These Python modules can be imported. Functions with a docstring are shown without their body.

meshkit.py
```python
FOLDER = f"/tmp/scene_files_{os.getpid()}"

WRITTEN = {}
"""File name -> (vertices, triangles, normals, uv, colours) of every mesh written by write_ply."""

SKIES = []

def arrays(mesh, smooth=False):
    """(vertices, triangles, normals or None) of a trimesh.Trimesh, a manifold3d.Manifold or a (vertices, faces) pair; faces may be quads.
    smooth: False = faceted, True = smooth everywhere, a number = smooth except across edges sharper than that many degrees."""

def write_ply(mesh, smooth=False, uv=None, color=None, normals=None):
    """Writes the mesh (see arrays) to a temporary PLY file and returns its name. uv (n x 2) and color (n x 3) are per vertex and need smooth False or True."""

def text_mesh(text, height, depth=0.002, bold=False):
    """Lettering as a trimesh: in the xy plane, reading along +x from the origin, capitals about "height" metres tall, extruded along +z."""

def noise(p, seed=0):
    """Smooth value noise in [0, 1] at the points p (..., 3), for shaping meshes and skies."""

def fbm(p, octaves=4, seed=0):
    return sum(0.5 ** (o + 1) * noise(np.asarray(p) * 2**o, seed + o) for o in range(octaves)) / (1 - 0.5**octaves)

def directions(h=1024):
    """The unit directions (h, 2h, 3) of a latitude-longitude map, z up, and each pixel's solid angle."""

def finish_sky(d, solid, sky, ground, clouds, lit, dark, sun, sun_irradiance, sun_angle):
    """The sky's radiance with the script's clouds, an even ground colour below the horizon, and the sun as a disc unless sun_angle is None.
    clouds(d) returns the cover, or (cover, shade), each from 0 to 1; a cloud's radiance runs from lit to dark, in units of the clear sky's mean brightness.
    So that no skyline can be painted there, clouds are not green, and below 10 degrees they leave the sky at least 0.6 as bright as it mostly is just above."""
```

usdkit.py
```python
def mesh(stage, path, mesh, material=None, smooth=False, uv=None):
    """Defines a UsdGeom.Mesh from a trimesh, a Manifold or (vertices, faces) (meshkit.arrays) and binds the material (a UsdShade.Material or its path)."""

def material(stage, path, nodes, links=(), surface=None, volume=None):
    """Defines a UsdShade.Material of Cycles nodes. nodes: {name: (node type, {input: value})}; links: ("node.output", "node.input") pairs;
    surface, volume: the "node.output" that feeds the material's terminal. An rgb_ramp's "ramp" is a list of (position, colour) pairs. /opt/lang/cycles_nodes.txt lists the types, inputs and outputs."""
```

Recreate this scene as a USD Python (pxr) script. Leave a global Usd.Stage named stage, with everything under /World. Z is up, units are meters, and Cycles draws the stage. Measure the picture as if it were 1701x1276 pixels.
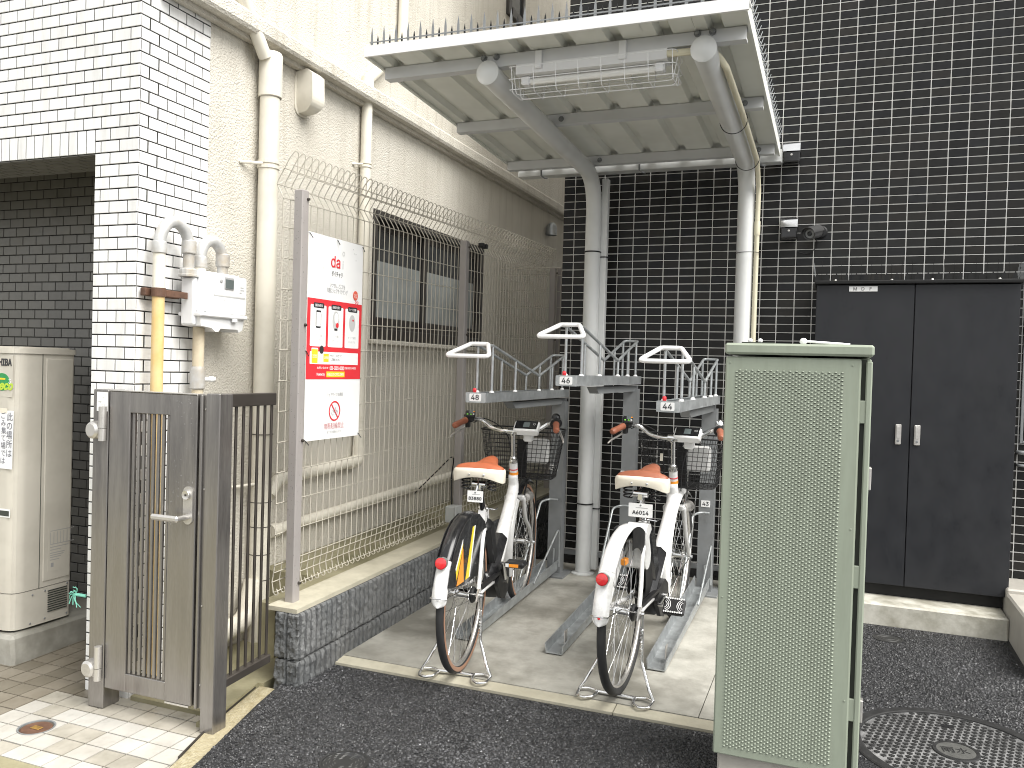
import math, random, glob
import numpy as np
import trimesh
import meshkit, usdkit
from pxr import Usd, UsdGeom, UsdLux, UsdShade, Sdf, Gf, Vt

stage = Usd.Stage.CreateInMemory()
UsdGeom.SetStageUpAxis(stage, UsdGeom.Tokens.z)
UsdGeom.SetStageMetersPerUnit(stage, 1.0)
world = UsdGeom.Xform.Define(stage, '/World')
UsdGeom.Scope.Define(stage, '/World/Looks')
rng = random.Random(7)
nr = np.random.default_rng(7)

# ------------------------------------------------------------------ camera, sky, sun, exposure
CAM_POS = (-0.23085, -5.32068, 1.28913)
CAM_AX = CAM_RIGHT = None
def _rot(a):
    th = np.linalg.norm(a); k = a / th
    K = np.array([[0, -k[2], k[1]], [k[2], 0, -k[0]], [-k[1], k[0], 0]])
    return np.eye(3) + np.sin(th) * K + (1 - np.cos(th)) * K @ K
CAM_R = _rot(np.array([1.37673716e-02, 3.73069337e-01, 3.24718460e-02])) @ np.array([[1, 0, 0], [0, 0, -1], [0, 1, 0.]])
cam = UsdGeom.Camera.Define(stage, '/World/camera')
cam.CreateHorizontalApertureAttr(36.0)
cam.CreateVerticalApertureAttr(27.0)
cam.CreateFocalLengthAttr(36.0 * 1388.55 / 1701.0)
cam.CreateClippingRangeAttr(Gf.Vec2f(0.05, 500))
EXPOSURE = 2.03
cam.CreateExposureAttr(EXPOSURE)
_r, _d, _f = CAM_R
cam.AddTransformOp().Set(Gf.Matrix4d(*_r, 0, *(-_d), 0, *(-_f), 0, *CAM_POS, 1))

SUN = np.array([0.57, -0.14, 0.81]); SUN /= np.linalg.norm(SUN)
SUN_EL, SUN_ROT = math.asin(SUN[2]), math.atan2(SUN[0], SUN[1])
dome = UsdLux.DomeLight.Define(stage, '/World/sky')
dome.GetPrim().SetCustomDataByKey('kind', 'structure')
sky_mat = usdkit.material(stage, '/World/Looks/overcast_sky', {
    'sky': ('sky_texture', {'sky_type': 'single_scattering', 'sun_disc': False, 'sun_elevation': SUN_EL, 'sun_rotation': SUN_ROT, 'aerosol_density': 3.0}),
    'hs': ('hsv', {'saturation': 0.12, 'value': 1.0}),
    'mx': ('mix_color', {'blend_type': 'mix', 'fac': 0.55, 'b': (5.2, 5.2, 5.1), 'use_clamp': False}),
    'bg': ('background_shader', {'strength': 0.066})},
    [('sky.color', 'hs.color'), ('hs.color', 'mx.a'), ('mx.result', 'bg.color')], surface='bg.background')
UsdShade.MaterialBindingAPI.Apply(dome.GetPrim()).Bind(sky_mat)
sun = UsdLux.DistantLight.Define(stage, '/World/sun')
sun.CreateIntensityAttr(0.4)
sun.CreateAngleAttr(48.0)
sun.CreateNormalizeAttr(True)
sun.CreateColorAttr(Gf.Vec3f(1.0, 0.975, 0.93))
_z = SUN; _x = np.cross([0, 0, 1.0], _z); _x /= np.linalg.norm(_x); _y = np.cross(_z, _x)
sun.AddTransformOp().Set(Gf.Matrix4d(*_x, 0, *_y, 0, *_z, 0, 0, 0, 10, 1))

# ------------------------------------------------------------------ scene helpers
_used = {}
def numbered(parent, name):
    k = f'{parent}/{name}'
    n = _used.get(k, -1) + 1
    _used[k] = n
    return k if n == 0 else f'{k}_{n:03d}'

class Thing:
    def __init__(s, name, label=None, cat=None, loc=(0, 0, 0), group=None, kind=None, M=None):
        s.path = numbered('/World', name); s.loc = np.array(loc, float); s.M = M
        x = UsdGeom.Xform.Define(stage, s.path)
        if M is None: x.AddTranslateOp().Set(Gf.Vec3d(*map(float, loc)))
        else:
            m = Gf.Matrix4d(*M[0], 0, *M[1], 0, *M[2], 0, *map(float, loc), 1); x.AddTransformOp().Set(m)
        s.prim = x.GetPrim(); tag(s.prim, label, cat, group, kind)
    def add(s, name, mesh, mat, parent=None, label=None, smooth=False, kind=None):
        v, f = mesh
        if s.M is None: v = v - s.loc
        p = numbered(parent or s.path, name)
        m = usdkit.mesh(stage, p, (v, f), mat, smooth=smooth)
        if label: m.GetPrim().SetCustomDataByKey('label', label)
        if kind: m.GetPrim().SetCustomDataByKey('kind', kind)
        return p
    def inst(s, name, proto_paths, idx, pos, kind='stuff', parent=None):
        pass

def tag(prim, label=None, cat=None, group=None, kind=None):
    for k, v in (('label', label), ('category', cat), ('group', group), ('kind', kind)):
        if v: prim.SetCustomDataByKey(k, v)

def solo(name, mesh, mat, label=None, cat=None, group=None, kind=None, smooth=False):
    p = numbered('/World', name)
    m = usdkit.mesh(stage, p, mesh, mat, smooth=smooth)
    tag(m.GetPrim(), label, cat, group, kind)
    return p

# ------------------------------------------------------------------ mesh helpers: (vertices, triangles)
def cat_(ms):
    ms = [m for m in ms if m is not None]
    vs, fs, n = [], [], 0
    for v, f in ms:
        vs.append(v); fs.append(f + n); n += len(v)
    return np.concatenate(vs), np.concatenate(fs)

def tm(t): return np.array(t.vertices), np.array(t.faces)

_S = np.array([[sx, sy, sz] for sx in (-1, 1) for sy in (-1, 1) for sz in (-1, 1)], float)
def _cb_ref():
    h = np.array([1, 1.1, 1.2]); b = 0.2; P = []; code = []
    for s in _S:
        for ax in range(3):
            q = s * h
            for o in range(3):
                if o != ax: q[o] -= s[o] * b
            P.append(q); code.append((s, ax))
    t = trimesh.Trimesh(np.array(P), process=False)
    from scipy.spatial import ConvexHull
    hull = ConvexHull(np.array(P)); F = hull.simplices.copy(); P = np.array(P)
    for i, f in enumerate(F):
        n = np.cross(P[f[1]] - P[f[0]], P[f[2]] - P[f[0]])
        if n @ P[f].mean(0) < 0: F[i] = f[::-1]
    return F
_CBF = _cb_ref()
_BF = np.array([[0, 1, 3], [0, 3, 2], [4, 6, 7], [4, 7, 5], [0, 4, 5], [0, 5, 1], [2, 3, 7], [2, 7, 6], [0, 2, 6], [0, 6, 4], [1, 5, 7], [1, 7, 3]])
def box(lo, hi, b=0.0):
    lo = np.array(lo, float); hi = np.array(hi, float)
    lo, hi = np.minimum(lo, hi), np.maximum(lo, hi)
    c = (lo + hi) / 2; h = (hi - lo) / 2
    if b <= 0: return c + _S * h, _BF.copy()
    b = min(b, h.min() * 0.9)
    P = []
    for s in _S:
        for ax in range(3):
            q = s * h
            for o in range(3):
                if o != ax: q[o] -= s[o] * b
            P.append(q)
    return c + np.array(P), _CBF.copy()

def xf(m, M=None, t=(0, 0, 0)):
    """rows of M are the new x, y, z axes"""
    v, f = m
    if M is not None: v = v @ np.array(M, float)
    return v + np.array(t, float), f

def rotz(a): c, s = math.cos(a), math.sin(a); return np.array([[c, s, 0], [-s, c, 0], [0, 0, 1.0]])
def rotx(a): c, s = math.cos(a), math.sin(a); return np.array([[1.0, 0, 0], [0, c, s], [0, -s, c]])
def roty(a): c, s = math.cos(a), math.sin(a); return np.array([[c, 0, -s], [0, 1.0, 0], [s, 0, c]])

def smooth_path(P, n=6, closed=False):
    """Catmull-Rom through the points"""
    P = np.array(P, float); m = len(P); out = []
    for i in range(m if closed else m - 1):
        if closed: p0, p1, p2, p3 = P[(i - 1) % m], P[i], P[(i + 1) % m], P[(i + 2) % m]
        else:
            p1, p2 = P[i], P[i + 1]
            p0 = P[i - 1] if i > 0 else 2 * p1 - p2
            p3 = P[i + 2] if i + 2 < m else 2 * p2 - p1
        for k in range(n):
            t = k / n
            out.append(0.5 * (2 * p1 + (p2 - p0) * t + (2 * p0 - 5 * p1 + 4 * p2 - p3) * t * t + (3 * p1 - p0 - 3 * p2 + p3) * t ** 3))
    if not closed: out.append(P[-1])
    return np.array(out)

def bend_path(P, r, n=6):
    """polyline with corners rounded to radius r"""
    P = np.array(P, float); out = [P[0]]
    for i in range(1, len(P) - 1):
        a, b, c = P[i - 1], P[i], P[i + 1]
        u = a - b; v = c - b; lu, lv = np.linalg.norm(u), np.linalg.norm(v); u /= lu; v /= lv
        ang = math.acos(np.clip(u @ v, -1, 1))
        if ang > math.pi - 0.02: out.append(b); continue
        d = min(r / math.tan(ang / 2), lu * 0.49, lv * 0.49)
        p, q = b + u * d, b + v * d
        for k in range(n + 1):
            t = k / n; out.append((1 - t) ** 2 * p + 2 * t * (1 - t) * b + t * t * q)
    out.append(P[-1])
    return np.array(out)

def tube(path, r, n=8, closed=False, cap=True):
    P = np.array(path, float); m = len(P)
    R = np.broadcast_to(np.asarray(r, float), (m,))
    if closed: T = np.roll(P, -1, 0) - np.roll(P, 1, 0)
    else: T = np.gradient(P, axis=0)
    T = T / (np.linalg.norm(T, axis=1, keepdims=True) + 1e-12)
    a = np.array([0, 0, 1.0]) if abs(T[0][2]) < 0.9 else np.array([1.0, 0, 0])
    N = np.zeros_like(P); N[0] = np.cross(T[0], a); N[0] /= np.linalg.norm(N[0])
    for i in range(1, m):
        v = N[i - 1] - T[i] * (N[i - 1] @ T[i]); N[i] = v / (np.linalg.norm(v) + 1e-12)
    B = np.cross(T, N); th = np.arange(n) * 2 * np.pi / n
    V = P[:, None] + R[:, None, None] * (np.cos(th)[None, :, None] * N[:, None] + np.sin(th)[None, :, None] * B[:, None])
    V = V.reshape(-1, 3); F = []
    seg = m if closed else m - 1
    i, j = np.meshgrid(np.arange(seg), np.arange(n), indexing='ij')
    a0 = i * n + j; a1 = i * n + (j + 1) % n; i2 = (i + 1) % m; b0 = i2 * n + j; b1 = i2 * n + (j + 1) % n
    F = np.concatenate([np.stack([a0, a1, b1], -1).reshape(-1, 3), np.stack([a0, b1, b0], -1).reshape(-1, 3)])
    if cap and not closed:
        k = len(V); V = np.vstack([V, P[:1], P[-1:]])
        jj = np.arange(n)
        F = np.vstack([F, np.stack([np.full(n, k), (jj + 1) % n, jj], -1), np.stack([np.full(n, k + 1), (m - 1) * n + jj, (m - 1) * n + (jj + 1) % n], -1)])
    return V, F

def cyl(p, q, r, n=12, r2=None):
    return tube([p, q], [r, r if r2 is None else r2], n)

def lathe(prof, n=24, c=(0, 0, 0), ax=(0, 0, 1)):
    """prof: (radius, height) from bottom to top, turned about ax at c"""
    prof = np.array(prof, float); ax = np.array(ax, float); ax /= np.linalg.norm(ax)
    a = np.array([1.0, 0, 0]) if abs(ax[0]) < 0.9 else np.array([0, 1.0, 0])
    u = np.cross(ax, a); u /= np.linalg.norm(u); w = np.cross(ax, u)
    th = np.arange(n) * 2 * np.pi / n
    V = np.array(c) + prof[:, None, 1:2] * ax + prof[:, None, 0:1] * (np.cos(th)[None, :, None] * u + np.sin(th)[None, :, None] * w)
    m = len(prof); i, j = np.meshgrid(np.arange(m - 1), np.arange(n), indexing='ij')
    a0 = i * n + j; a1 = i * n + (j + 1) % n; b0 = a0 + n; b1 = a1 + n
    F = np.concatenate([np.stack([a0, a1, b1], -1).reshape(-1, 3), np.stack([a0, b1, b0], -1).reshape(-1, 3)])
    return V.reshape(-1, 3), F

def torus(c, ax, R, r, n=48, m=10, a0=0.0, a1=2 * math.pi, u=None):
    ax = np.array(ax, float); ax /= np.linalg.norm(ax)
    if u is None: u = np.cross(ax, [0.3, 0.5, 0.8])
    u = np.array(u, float); u -= ax * (u @ ax); u /= np.linalg.norm(u); w = np.cross(ax, u)
    closed = abs(a1 - a0) > 6.28
    t = np.linspace(a0, a1, n, endpoint=not closed)
    return tube(np.array(c) + R * (np.cos(t)[:, None] * u + np.sin(t)[:, None] * w), r, m, closed)

def prism(poly, d, o=(0, 0, 0), ux=(1, 0, 0), uy=(0, 1, 0), holes=()):
    """2-D polygon extruded by d along ux x uy from the plane through o"""
    from shapely.geometry import Polygon
    t = trimesh.creation.extrude_polygon(Polygon(poly, holes), d, engine='earcut')
    ux = np.array(ux, float); uy = np.array(uy, float); uz = np.cross(ux, uy)
    return xf(tm(t), np.array([ux, uy, uz]), o)

def rrect(x0, y0, x1, y1, r, n=4):
    P = []
    for cx, cy, a in ((x1 - r, y0 + r, -90), (x1 - r, y1 - r, 0), (x0 + r, y1 - r, 90), (x0 + r, y0 + r, 180)):
        for k in range(n + 1):
            t = math.radians(a + 90 * k / n); P.append((cx + r * math.cos(t), cy + r * math.sin(t)))
    return P
def ellipse(cx, cy, rx, ry, n=24): return [(cx + rx * math.cos(t), cy + ry * math.sin(t)) for t in np.arange(n) * 2 * np.pi / n]

def tile4(o, ux, uy, un, w, h, d=0.004, ch=0.002):
    """one glazed tile: lower-left corner o, axes ux (w) and uy (h), standing d proud along un with a chamfered rim (18 triangles)"""
    o = np.array(o, float); ux = np.array(ux, float); uy = np.array(uy, float); un = np.array(un, float)
    def ring(e, z): return [o + ux * a + uy * b + un * z for a, b in ((e, e), (w - e, e), (w - e, h - e), (e, h - e))]
    V = np.array(ring(ch, d) + ring(0, d - ch) + ring(0, -0.003))
    F = [[0, 1, 2], [0, 2, 3]]
    for k in (0, 4):
        for i in range(4):
            j = (i + 1) % 4; F += [[k + i, k + 4 + i, k + 4 + j], [k + i, k + 4 + j, k + j]]
    F = np.array(F)
    if np.cross(ux, uy) @ un < 0: F = F[:, ::-1]
    return V, F

def sheet(poly, z, d=0.0):
    """ground polygon (x, y) whose height follows z(x, y)"""
    from shapely.geometry import Polygon
    v, f = trimesh.creation.triangulate_polygon(Polygon(poly), engine='earcut')
    n = np.cross(v[f[:, 1]] - v[f[:, 0]], v[f[:, 2]] - v[f[:, 0]])
    f = np.where((n < 0)[:, None], f[:, ::-1], f)
    zz = np.array([z(x, y) for x, y in v])
    V = np.column_stack([v, zz])
    if d > 0:  # skirt down
        k = len(poly); P = np.array(poly); a = Polygon(poly).exterior.is_ccw
        top = np.column_stack([P, [z(x, y) for x, y in P]]); bot = top - [0, 0, d]
        n0 = len(V); V = np.vstack([V, top, bot]); F = []
        for i in range(k):
            j = (i + 1) % k; q = [[n0 + i, n0 + k + i, n0 + k + j], [n0 + i, n0 + k + j, n0 + j]]
            F += q if a else [x[::-1] for x in q]
        f = np.vstack([f, F])
    return V, f

_fonts = {}
def text(s, h, depth=0.0006, font='CJK', bold=0, width=None):
    """lettering in the xy plane, left baseline at the origin, capitals about h tall; width: squeeze to that width"""
    from PIL import Image, ImageDraw, ImageFont
    from shapely import affinity, box as sbox, union_all
    if font not in _fonts:
        g = [p for p in glob.glob('/opt/blender-*/*/datafiles/fonts/*') if font in p] or glob.glob('/opt/blender-*/*/datafiles/fonts/Inter.woff2')
        _fonts[font] = ImageFont.truetype(g[0], 64)
    ft = _fonts[font]
    x0, y0, x1, y1 = ft.getbbox(s, anchor='ls', stroke_width=bold)
    im = Image.new('L', (x1 - x0 + 8, y1 - y0 + 8))
    ImageDraw.Draw(im).text((4 - x0, 4 - y0), s, 255, font=ft, anchor='ls', stroke_width=bold)
    on = np.pad(np.asarray(im) > 127, ((0, 0), (1, 1))).astype(np.int8)
    rows, st = np.nonzero(np.diff(on, axis=1) == 1); en = np.nonzero(np.diff(on, axis=1) == -1)[1]
    g = union_all(sbox(st, -rows - 1, en, -rows)).buffer(0.6).buffer(-0.6).simplify(0.8)
    k = h / 47.0
    g = affinity.affine_transform(g, [k, 0, 0, k, -4 * k, (4 - y0) * k])
    if width:
        b = g.bounds; g = affinity.scale(g, width / (b[2] - b[0]), 1, origin=(b[0], 0))
    ms = [tm(trimesh.creation.extrude_polygon(q, depth, engine='earcut')) for q in getattr(g, 'geoms', [g]) if q.area > 1e-9]
    return cat_(ms)
def place_text(s, h, o, ux, uy, centre=False, **k):
    m = text(s, h, **k); ux = np.array(ux, float); uy = np.array(uy, float)
    o = np.array(o, float)
    if centre: o = o - ux * (m[0][:, 0].min() + m[0][:, 0].max()) / 2
    return xf(m, np.array([ux, uy, np.cross(ux, uy)]), o)

# ------------------------------------------------------------------ materials
def M(name, col, rough=0.5, metal=0.0, var=0.12, vs=9.0, dirt=None, dirt_amt=0.0, ds=3.0, bump=0.0, bs=80.0, bd=0.002, spec=0.5, rvar=0.1, coat=0.0, stretch=None, alpha=None, trans=0.0, voro=False, rand=0.0):
    c = np.array(col, float)
    N = {'tc': ('texture_coordinate', {}), 'mp': ('mapping', {'scale': stretch or (1, 1, 1)}),
         'n': ('noise_texture', {'scale': vs, 'detail': 5.0, 'roughness': 0.6}),
         'r': ('rgb_ramp', {'ramp': [(0.25, tuple(c * (1 - var))), (0.75, tuple(np.minimum(c * (1 + var), 0.95)))]}),
         'rr': ('map_range', {'from_min': 0.3, 'from_max': 0.7, 'to_min': max(rough - rvar, 0.03), 'to_max': min(rough + rvar, 1.0)}),
         'p': ('principled_bsdf', {'metallic': metal, 'specular_ior_level': spec, 'coat_weight': coat, 'transmission_weight': trans})}
    L = [('tc.object', 'mp.vector'), ('mp.vector', 'n.vector'), ('n.fac', 'r.fac'), ('n.fac', 'rr.value'), ('rr.result', 'p.roughness')]
    out = 'r.color'
    if dirt is not None:
        N['dn'] = ('noise_texture', {'scale': ds, 'detail': 6.0, 'roughness': 0.65})
        N['dr'] = ('rgb_ramp', {'ramp': [(0.45, (0, 0, 0)), (0.72, (dirt_amt,) * 3)]})
        N['dm'] = ('mix_color', {'blend_type': 'mix', 'b': tuple(dirt)})
        L += [('mp.vector', 'dn.vector'), ('dn.fac', 'dr.fac'), ('dr.color', 'dm.fac'), (out, 'dm.a')]
        out = 'dm.result'
    if rand:
        N['oi'] = ('object_info', {}); N['om'] = ('map_range', {'to_min': 1 - rand, 'to_max': 1 + rand})
        N['ov'] = ('hsv', {'saturation': 1.0})
        L += [('oi.random', 'om.value'), ('om.result', 'ov.value'), (out, 'ov.color')]; out = 'ov.color'
    L.append((out, 'p.base_color'))
    if bump:
        if voro: N['bn'] = ('voronoi_texture', {'scale': bs, 'feature': 'smooth_f1', 'smoothness': 0.4}); s = 'bn.distance'
        else: N['bn'] = ('noise_texture', {'scale': bs, 'detail': 4.0}); s = 'bn.fac'
        N['b'] = ('bump', {'strength': bump, 'distance': bd, 'invert': bool(voro)})
        L += [('mp.vector', 'bn.vector'), (s, 'b.height'), ('b.normal', 'p.normal')]
    return usdkit.material(stage, '/World/Looks/' + name, N, L, surface='p.BSDF')

WHITE_TILES = [M(f'white_tile_{n}', (c, c, c * 0.985), 0.22, var=0.03, vs=6, dirt=(0.42, 0.40, 0.36), dirt_amt=0.32, ds=4, stretch=(5, 5, 0.7)) for n, c in (('bright', 0.82), ('plain', 0.79), ('greyish', 0.745))]
M_WGROUT = M('dark_joint_mortar', (0.035, 0.034, 0.032), 0.9)
GREY_TILES = [M(f'porch_tile_{n}', (c, c * 0.97, c * 0.88), 0.35, var=0.08, vs=6) for n, c in (('light', 0.19), ('plain', 0.165), ('dark', 0.145))]
BLACK_TILES = [M(f'black_tile_{n}', c, 0.36, var=0.2, vs=12, rvar=0.08, bump=0.15, bs=60, spec=0.22, rand=0.3) for n, c in (('plain', (0.0125, 0.0125, 0.012)), ('warm', (0.0155, 0.0145, 0.013)), ('cool', (0.0115, 0.012, 0.013)))]
M_BGROUT = M('light_joint_mortar', (0.78, 0.77, 0.745), 0.9, var=0.10, vs=3, dirt=(0.40, 0.39, 0.36), dirt_amt=0.55, ds=3.5)
M_STEEL = M('brushed_brown_steel', (0.30, 0.285, 0.27), 0.28, metal=0.85, var=0.10, vs=4, stretch=(6, 6, 0.6), rvar=0.08)
M_STEEL_DK = M('dark_brown_steel', (0.085, 0.075, 0.066), 0.42, metal=0.7, var=0.12, vs=6)
M_ALU = M('satin_aluminium', (0.62, 0.60, 0.57), 0.35, metal=0.85, var=0.06)
M_PLATE = M('dull_iron_plate', (0.085, 0.085, 0.08), 0.5, metal=0.1, var=0.2, vs=40)
M_CAM = M('dark_grey_camera_plastic', (0.05, 0.05, 0.05), 0.4)
M_CHROME = M('polished_chrome', (0.72, 0.72, 0.72), 0.14, metal=1.0, var=0.05, rvar=0.05)
M_GALV = M('galvanized_steel', (0.43, 0.45, 0.455), 0.45, metal=0.65, var=0.22, vs=26, dirt=(0.20, 0.21, 0.22), dirt_amt=0.5, ds=9)
M_GALV_DK = M('weathered_grey_steel', (0.225, 0.235, 0.24), 0.5, metal=0.3, var=0.15, vs=14, dirt=(0.26, 0.26, 0.25), dirt_amt=0.4, ds=6)
M_WHITE_PAINT = M('white_paint', (0.80, 0.80, 0.79), 0.35, var=0.04)
M_FRAME = M('white_bicycle_enamel', (0.82, 0.82, 0.81), 0.2, var=0.03, coat=0.5, dirt=(0.26, 0.24, 0.21), dirt_amt=0.45, ds=18)
M_SILVER_PAINT = M('grey_fork_paint', (0.52, 0.52, 0.51), 0.35, var=0.05, metal=0.2)
M_SHELTER = M('pale_grey_paint', (0.66, 0.67, 0.66), 0.42, var=0.05, vs=5, dirt=(0.45, 0.45, 0.43), dirt_amt=0.3, ds=3)
M_PURLIN = M('mid_grey_purlin_paint', (0.60, 0.61, 0.62), 0.5, var=0.06, vs=5)
M_ROOF = M('pale_greenish_roof_sheet', (0.74, 0.75, 0.70), 0.5, var=0.04, vs=4, dirt=(0.52, 0.52, 0.46), dirt_amt=0.35, ds=3)
M_BLACK = M('black_plastic', (0.012, 0.012, 0.0125), 0.45, spec=0.35, var=0.15)
M_BLACK_GLOSS = M('glossy_black_plastic', (0.010, 0.010, 0.0108), 0.2, var=0.1, coat=0.2, spec=0.4)
M_RUBBER = M('black_rubber', (0.025, 0.025, 0.025), 0.75, var=0.2, vs=30, bump=0.3, bs=200)
M_TAN = M('tan_tyre_wall', (0.30, 0.17, 0.11), 0.6)
M_BROWN = M('brown_leather', (0.27, 0.090, 0.048), 0.5, var=0.18, vs=14, bump=0.2, bs=150)
M_ORANGE_LEATHER = M('orange_leather', (0.37, 0.098, 0.038), 0.48, var=0.12, vs=14, bump=0.2, bs=150)
M_CREAM = M('cream_leather', (0.74, 0.69, 0.58), 0.45, var=0.05)
M_RED_LENS = M('red_reflector', (0.65, 0.02, 0.025), 0.15, var=0.2, vs=60, coat=1.0)
M_ORANGE = M('orange_print', (0.85, 0.30, 0.03), 0.35, var=0.04)
M_YELLOW = M('yellow_print', (0.85, 0.60, 0.03), 0.4, var=0.03)
M_PRINT_WHITE = M('white_print', (0.82, 0.82, 0.81), 0.45, var=0.02)
M_PRINT_RED = M('red_print', (0.70, 0.035, 0.045), 0.45, var=0.02)
M_PRINT_PALE = M('pale_grey_print', (0.52, 0.52, 0.51), 0.5, var=0.02)
M_PRINT_GREY = M('grey_print', (0.35, 0.35, 0.35), 0.5, var=0.02)
M_PRINT_BLACK = M('black_print', (0.03, 0.03, 0.032), 0.5, var=0.02)
M_GREEN_DOT = M('green_button', (0.20, 0.62, 0.08), 0.4)
M_GREEN_CAB = M('sage_green_enamel', (0.265, 0.298, 0.235), 0.32, var=0.035, vs=3, rvar=0.05, dirt=(0.18, 0.195, 0.15), dirt_amt=0.35, ds=5, stretch=(5, 5, 0.7))
M_CAB_DK = M('dark_cabinet_interior', (0.045, 0.05, 0.04), 0.8)
M_MDF = M('charcoal_cabinet_paint', (0.0165, 0.0175, 0.0205), 0.44, spec=0.35, var=0.2, vs=5, rvar=0.12, bump=0.1, bs=400, dirt=(0.035, 0.034, 0.033), dirt_amt=0.16, ds=3, stretch=(2, 2, 1.2))
M_MDF_EDGE = M('black_cabinet_trim', (0.008, 0.008, 0.008), 0.55, spec=0.3)
M_CREAM_PIPE = M('cream_painted_pipe', (0.70, 0.665, 0.575), 0.42, var=0.05, vs=5, dirt=(0.40, 0.36, 0.29), dirt_amt=0.35, ds=4)
M_YELLOW_PIPE = M('yellowed_gas_pipe', (0.64, 0.44, 0.17), 0.45, var=0.14, vs=5, dirt=(0.72, 0.62, 0.44), dirt_amt=0.6, ds=3)
M_BEIGE_PIPE = M('beige_gas_pipe', (0.56, 0.49, 0.36), 0.5, var=0.1, dirt=(0.24, 0.17, 0.10), dirt_amt=0.5, ds=6)
M_GAS_GREY = M('grey_pipe_fitting', (0.46, 0.46, 0.45), 0.5, metal=0.2, var=0.15, vs=18, dirt=(0.36, 0.29, 0.19), dirt_amt=0.8, ds=8)
M_METER = M('off_white_meter_plastic', (0.76, 0.765, 0.77), 0.4, var=0.03)
M_LCD = M('grey_display', (0.10, 0.12, 0.12), 0.15)
M_HEATER = M('beige_heater_paint', (0.56, 0.53, 0.465), 0.4, var=0.04, vs=3, dirt=(0.27, 0.25, 0.20), dirt_amt=0.35, ds=2.5)
M_FENCE = M('beige_fence_coating', (0.46, 0.43, 0.365), 0.45, var=0.06)
M_POST = M('taupe_post_coating', (0.30, 0.278, 0.265), 0.4, var=0.05, vs=5)
M_FROST = M('frosted_window_glass', (0.22, 0.235, 0.23), 0.28, var=0.35, vs=2.5, rvar=0.06, bump=0.15, bs=90)
M_DARKGLASS = M('dark_window_glass', (0.03, 0.033, 0.035), 0.08, var=0.2, rvar=0.02)
M_WINFRAME = M('dark_bronze_window_frame', (0.030, 0.027, 0.024), 0.42)
M_RUST = M('rusty_iron', (0.10, 0.05, 0.03), 0.7, var=0.4, vs=25, bump=0.5, bs=120)
M_IRON = M('dark_cast_iron', (0.022, 0.022, 0.022), 0.5, metal=0.1, var=0.25, vs=30)
M_IRON_WORN = M('worn_cast_iron', (0.30, 0.30, 0.30), 0.42, metal=0.15, var=0.25, vs=30)
M_ROPE = M('mint_rope', (0.22, 0.60, 0.47), 0.7)
M_LAMP_TUBE = M('milky_lamp_tube', (0.78, 0.78, 0.75), 0.25, var=0.02)
M_CONDUIT = M('yellowed_white_conduit', (0.66, 0.62, 0.47), 0.45, var=0.06)
M_PAPER = M('white_paper', (0.80, 0.81, 0.83), 0.7, var=0.03)
M_INK = M('grey_pencil_ink', (0.16, 0.16, 0.19), 0.7)
M_DROP = M('water_drop', (0.8, 0.8, 0.8), 0.05, var=0.0, rvar=0.0, trans=0.9)
M_JBOX = M('grey_junction_plastic', (0.42, 0.43, 0.42), 0.5)
M_BRASS = M('worn_brass', (0.55, 0.33, 0.10), 0.35, metal=0.8, var=0.3, vs=40)

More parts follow.
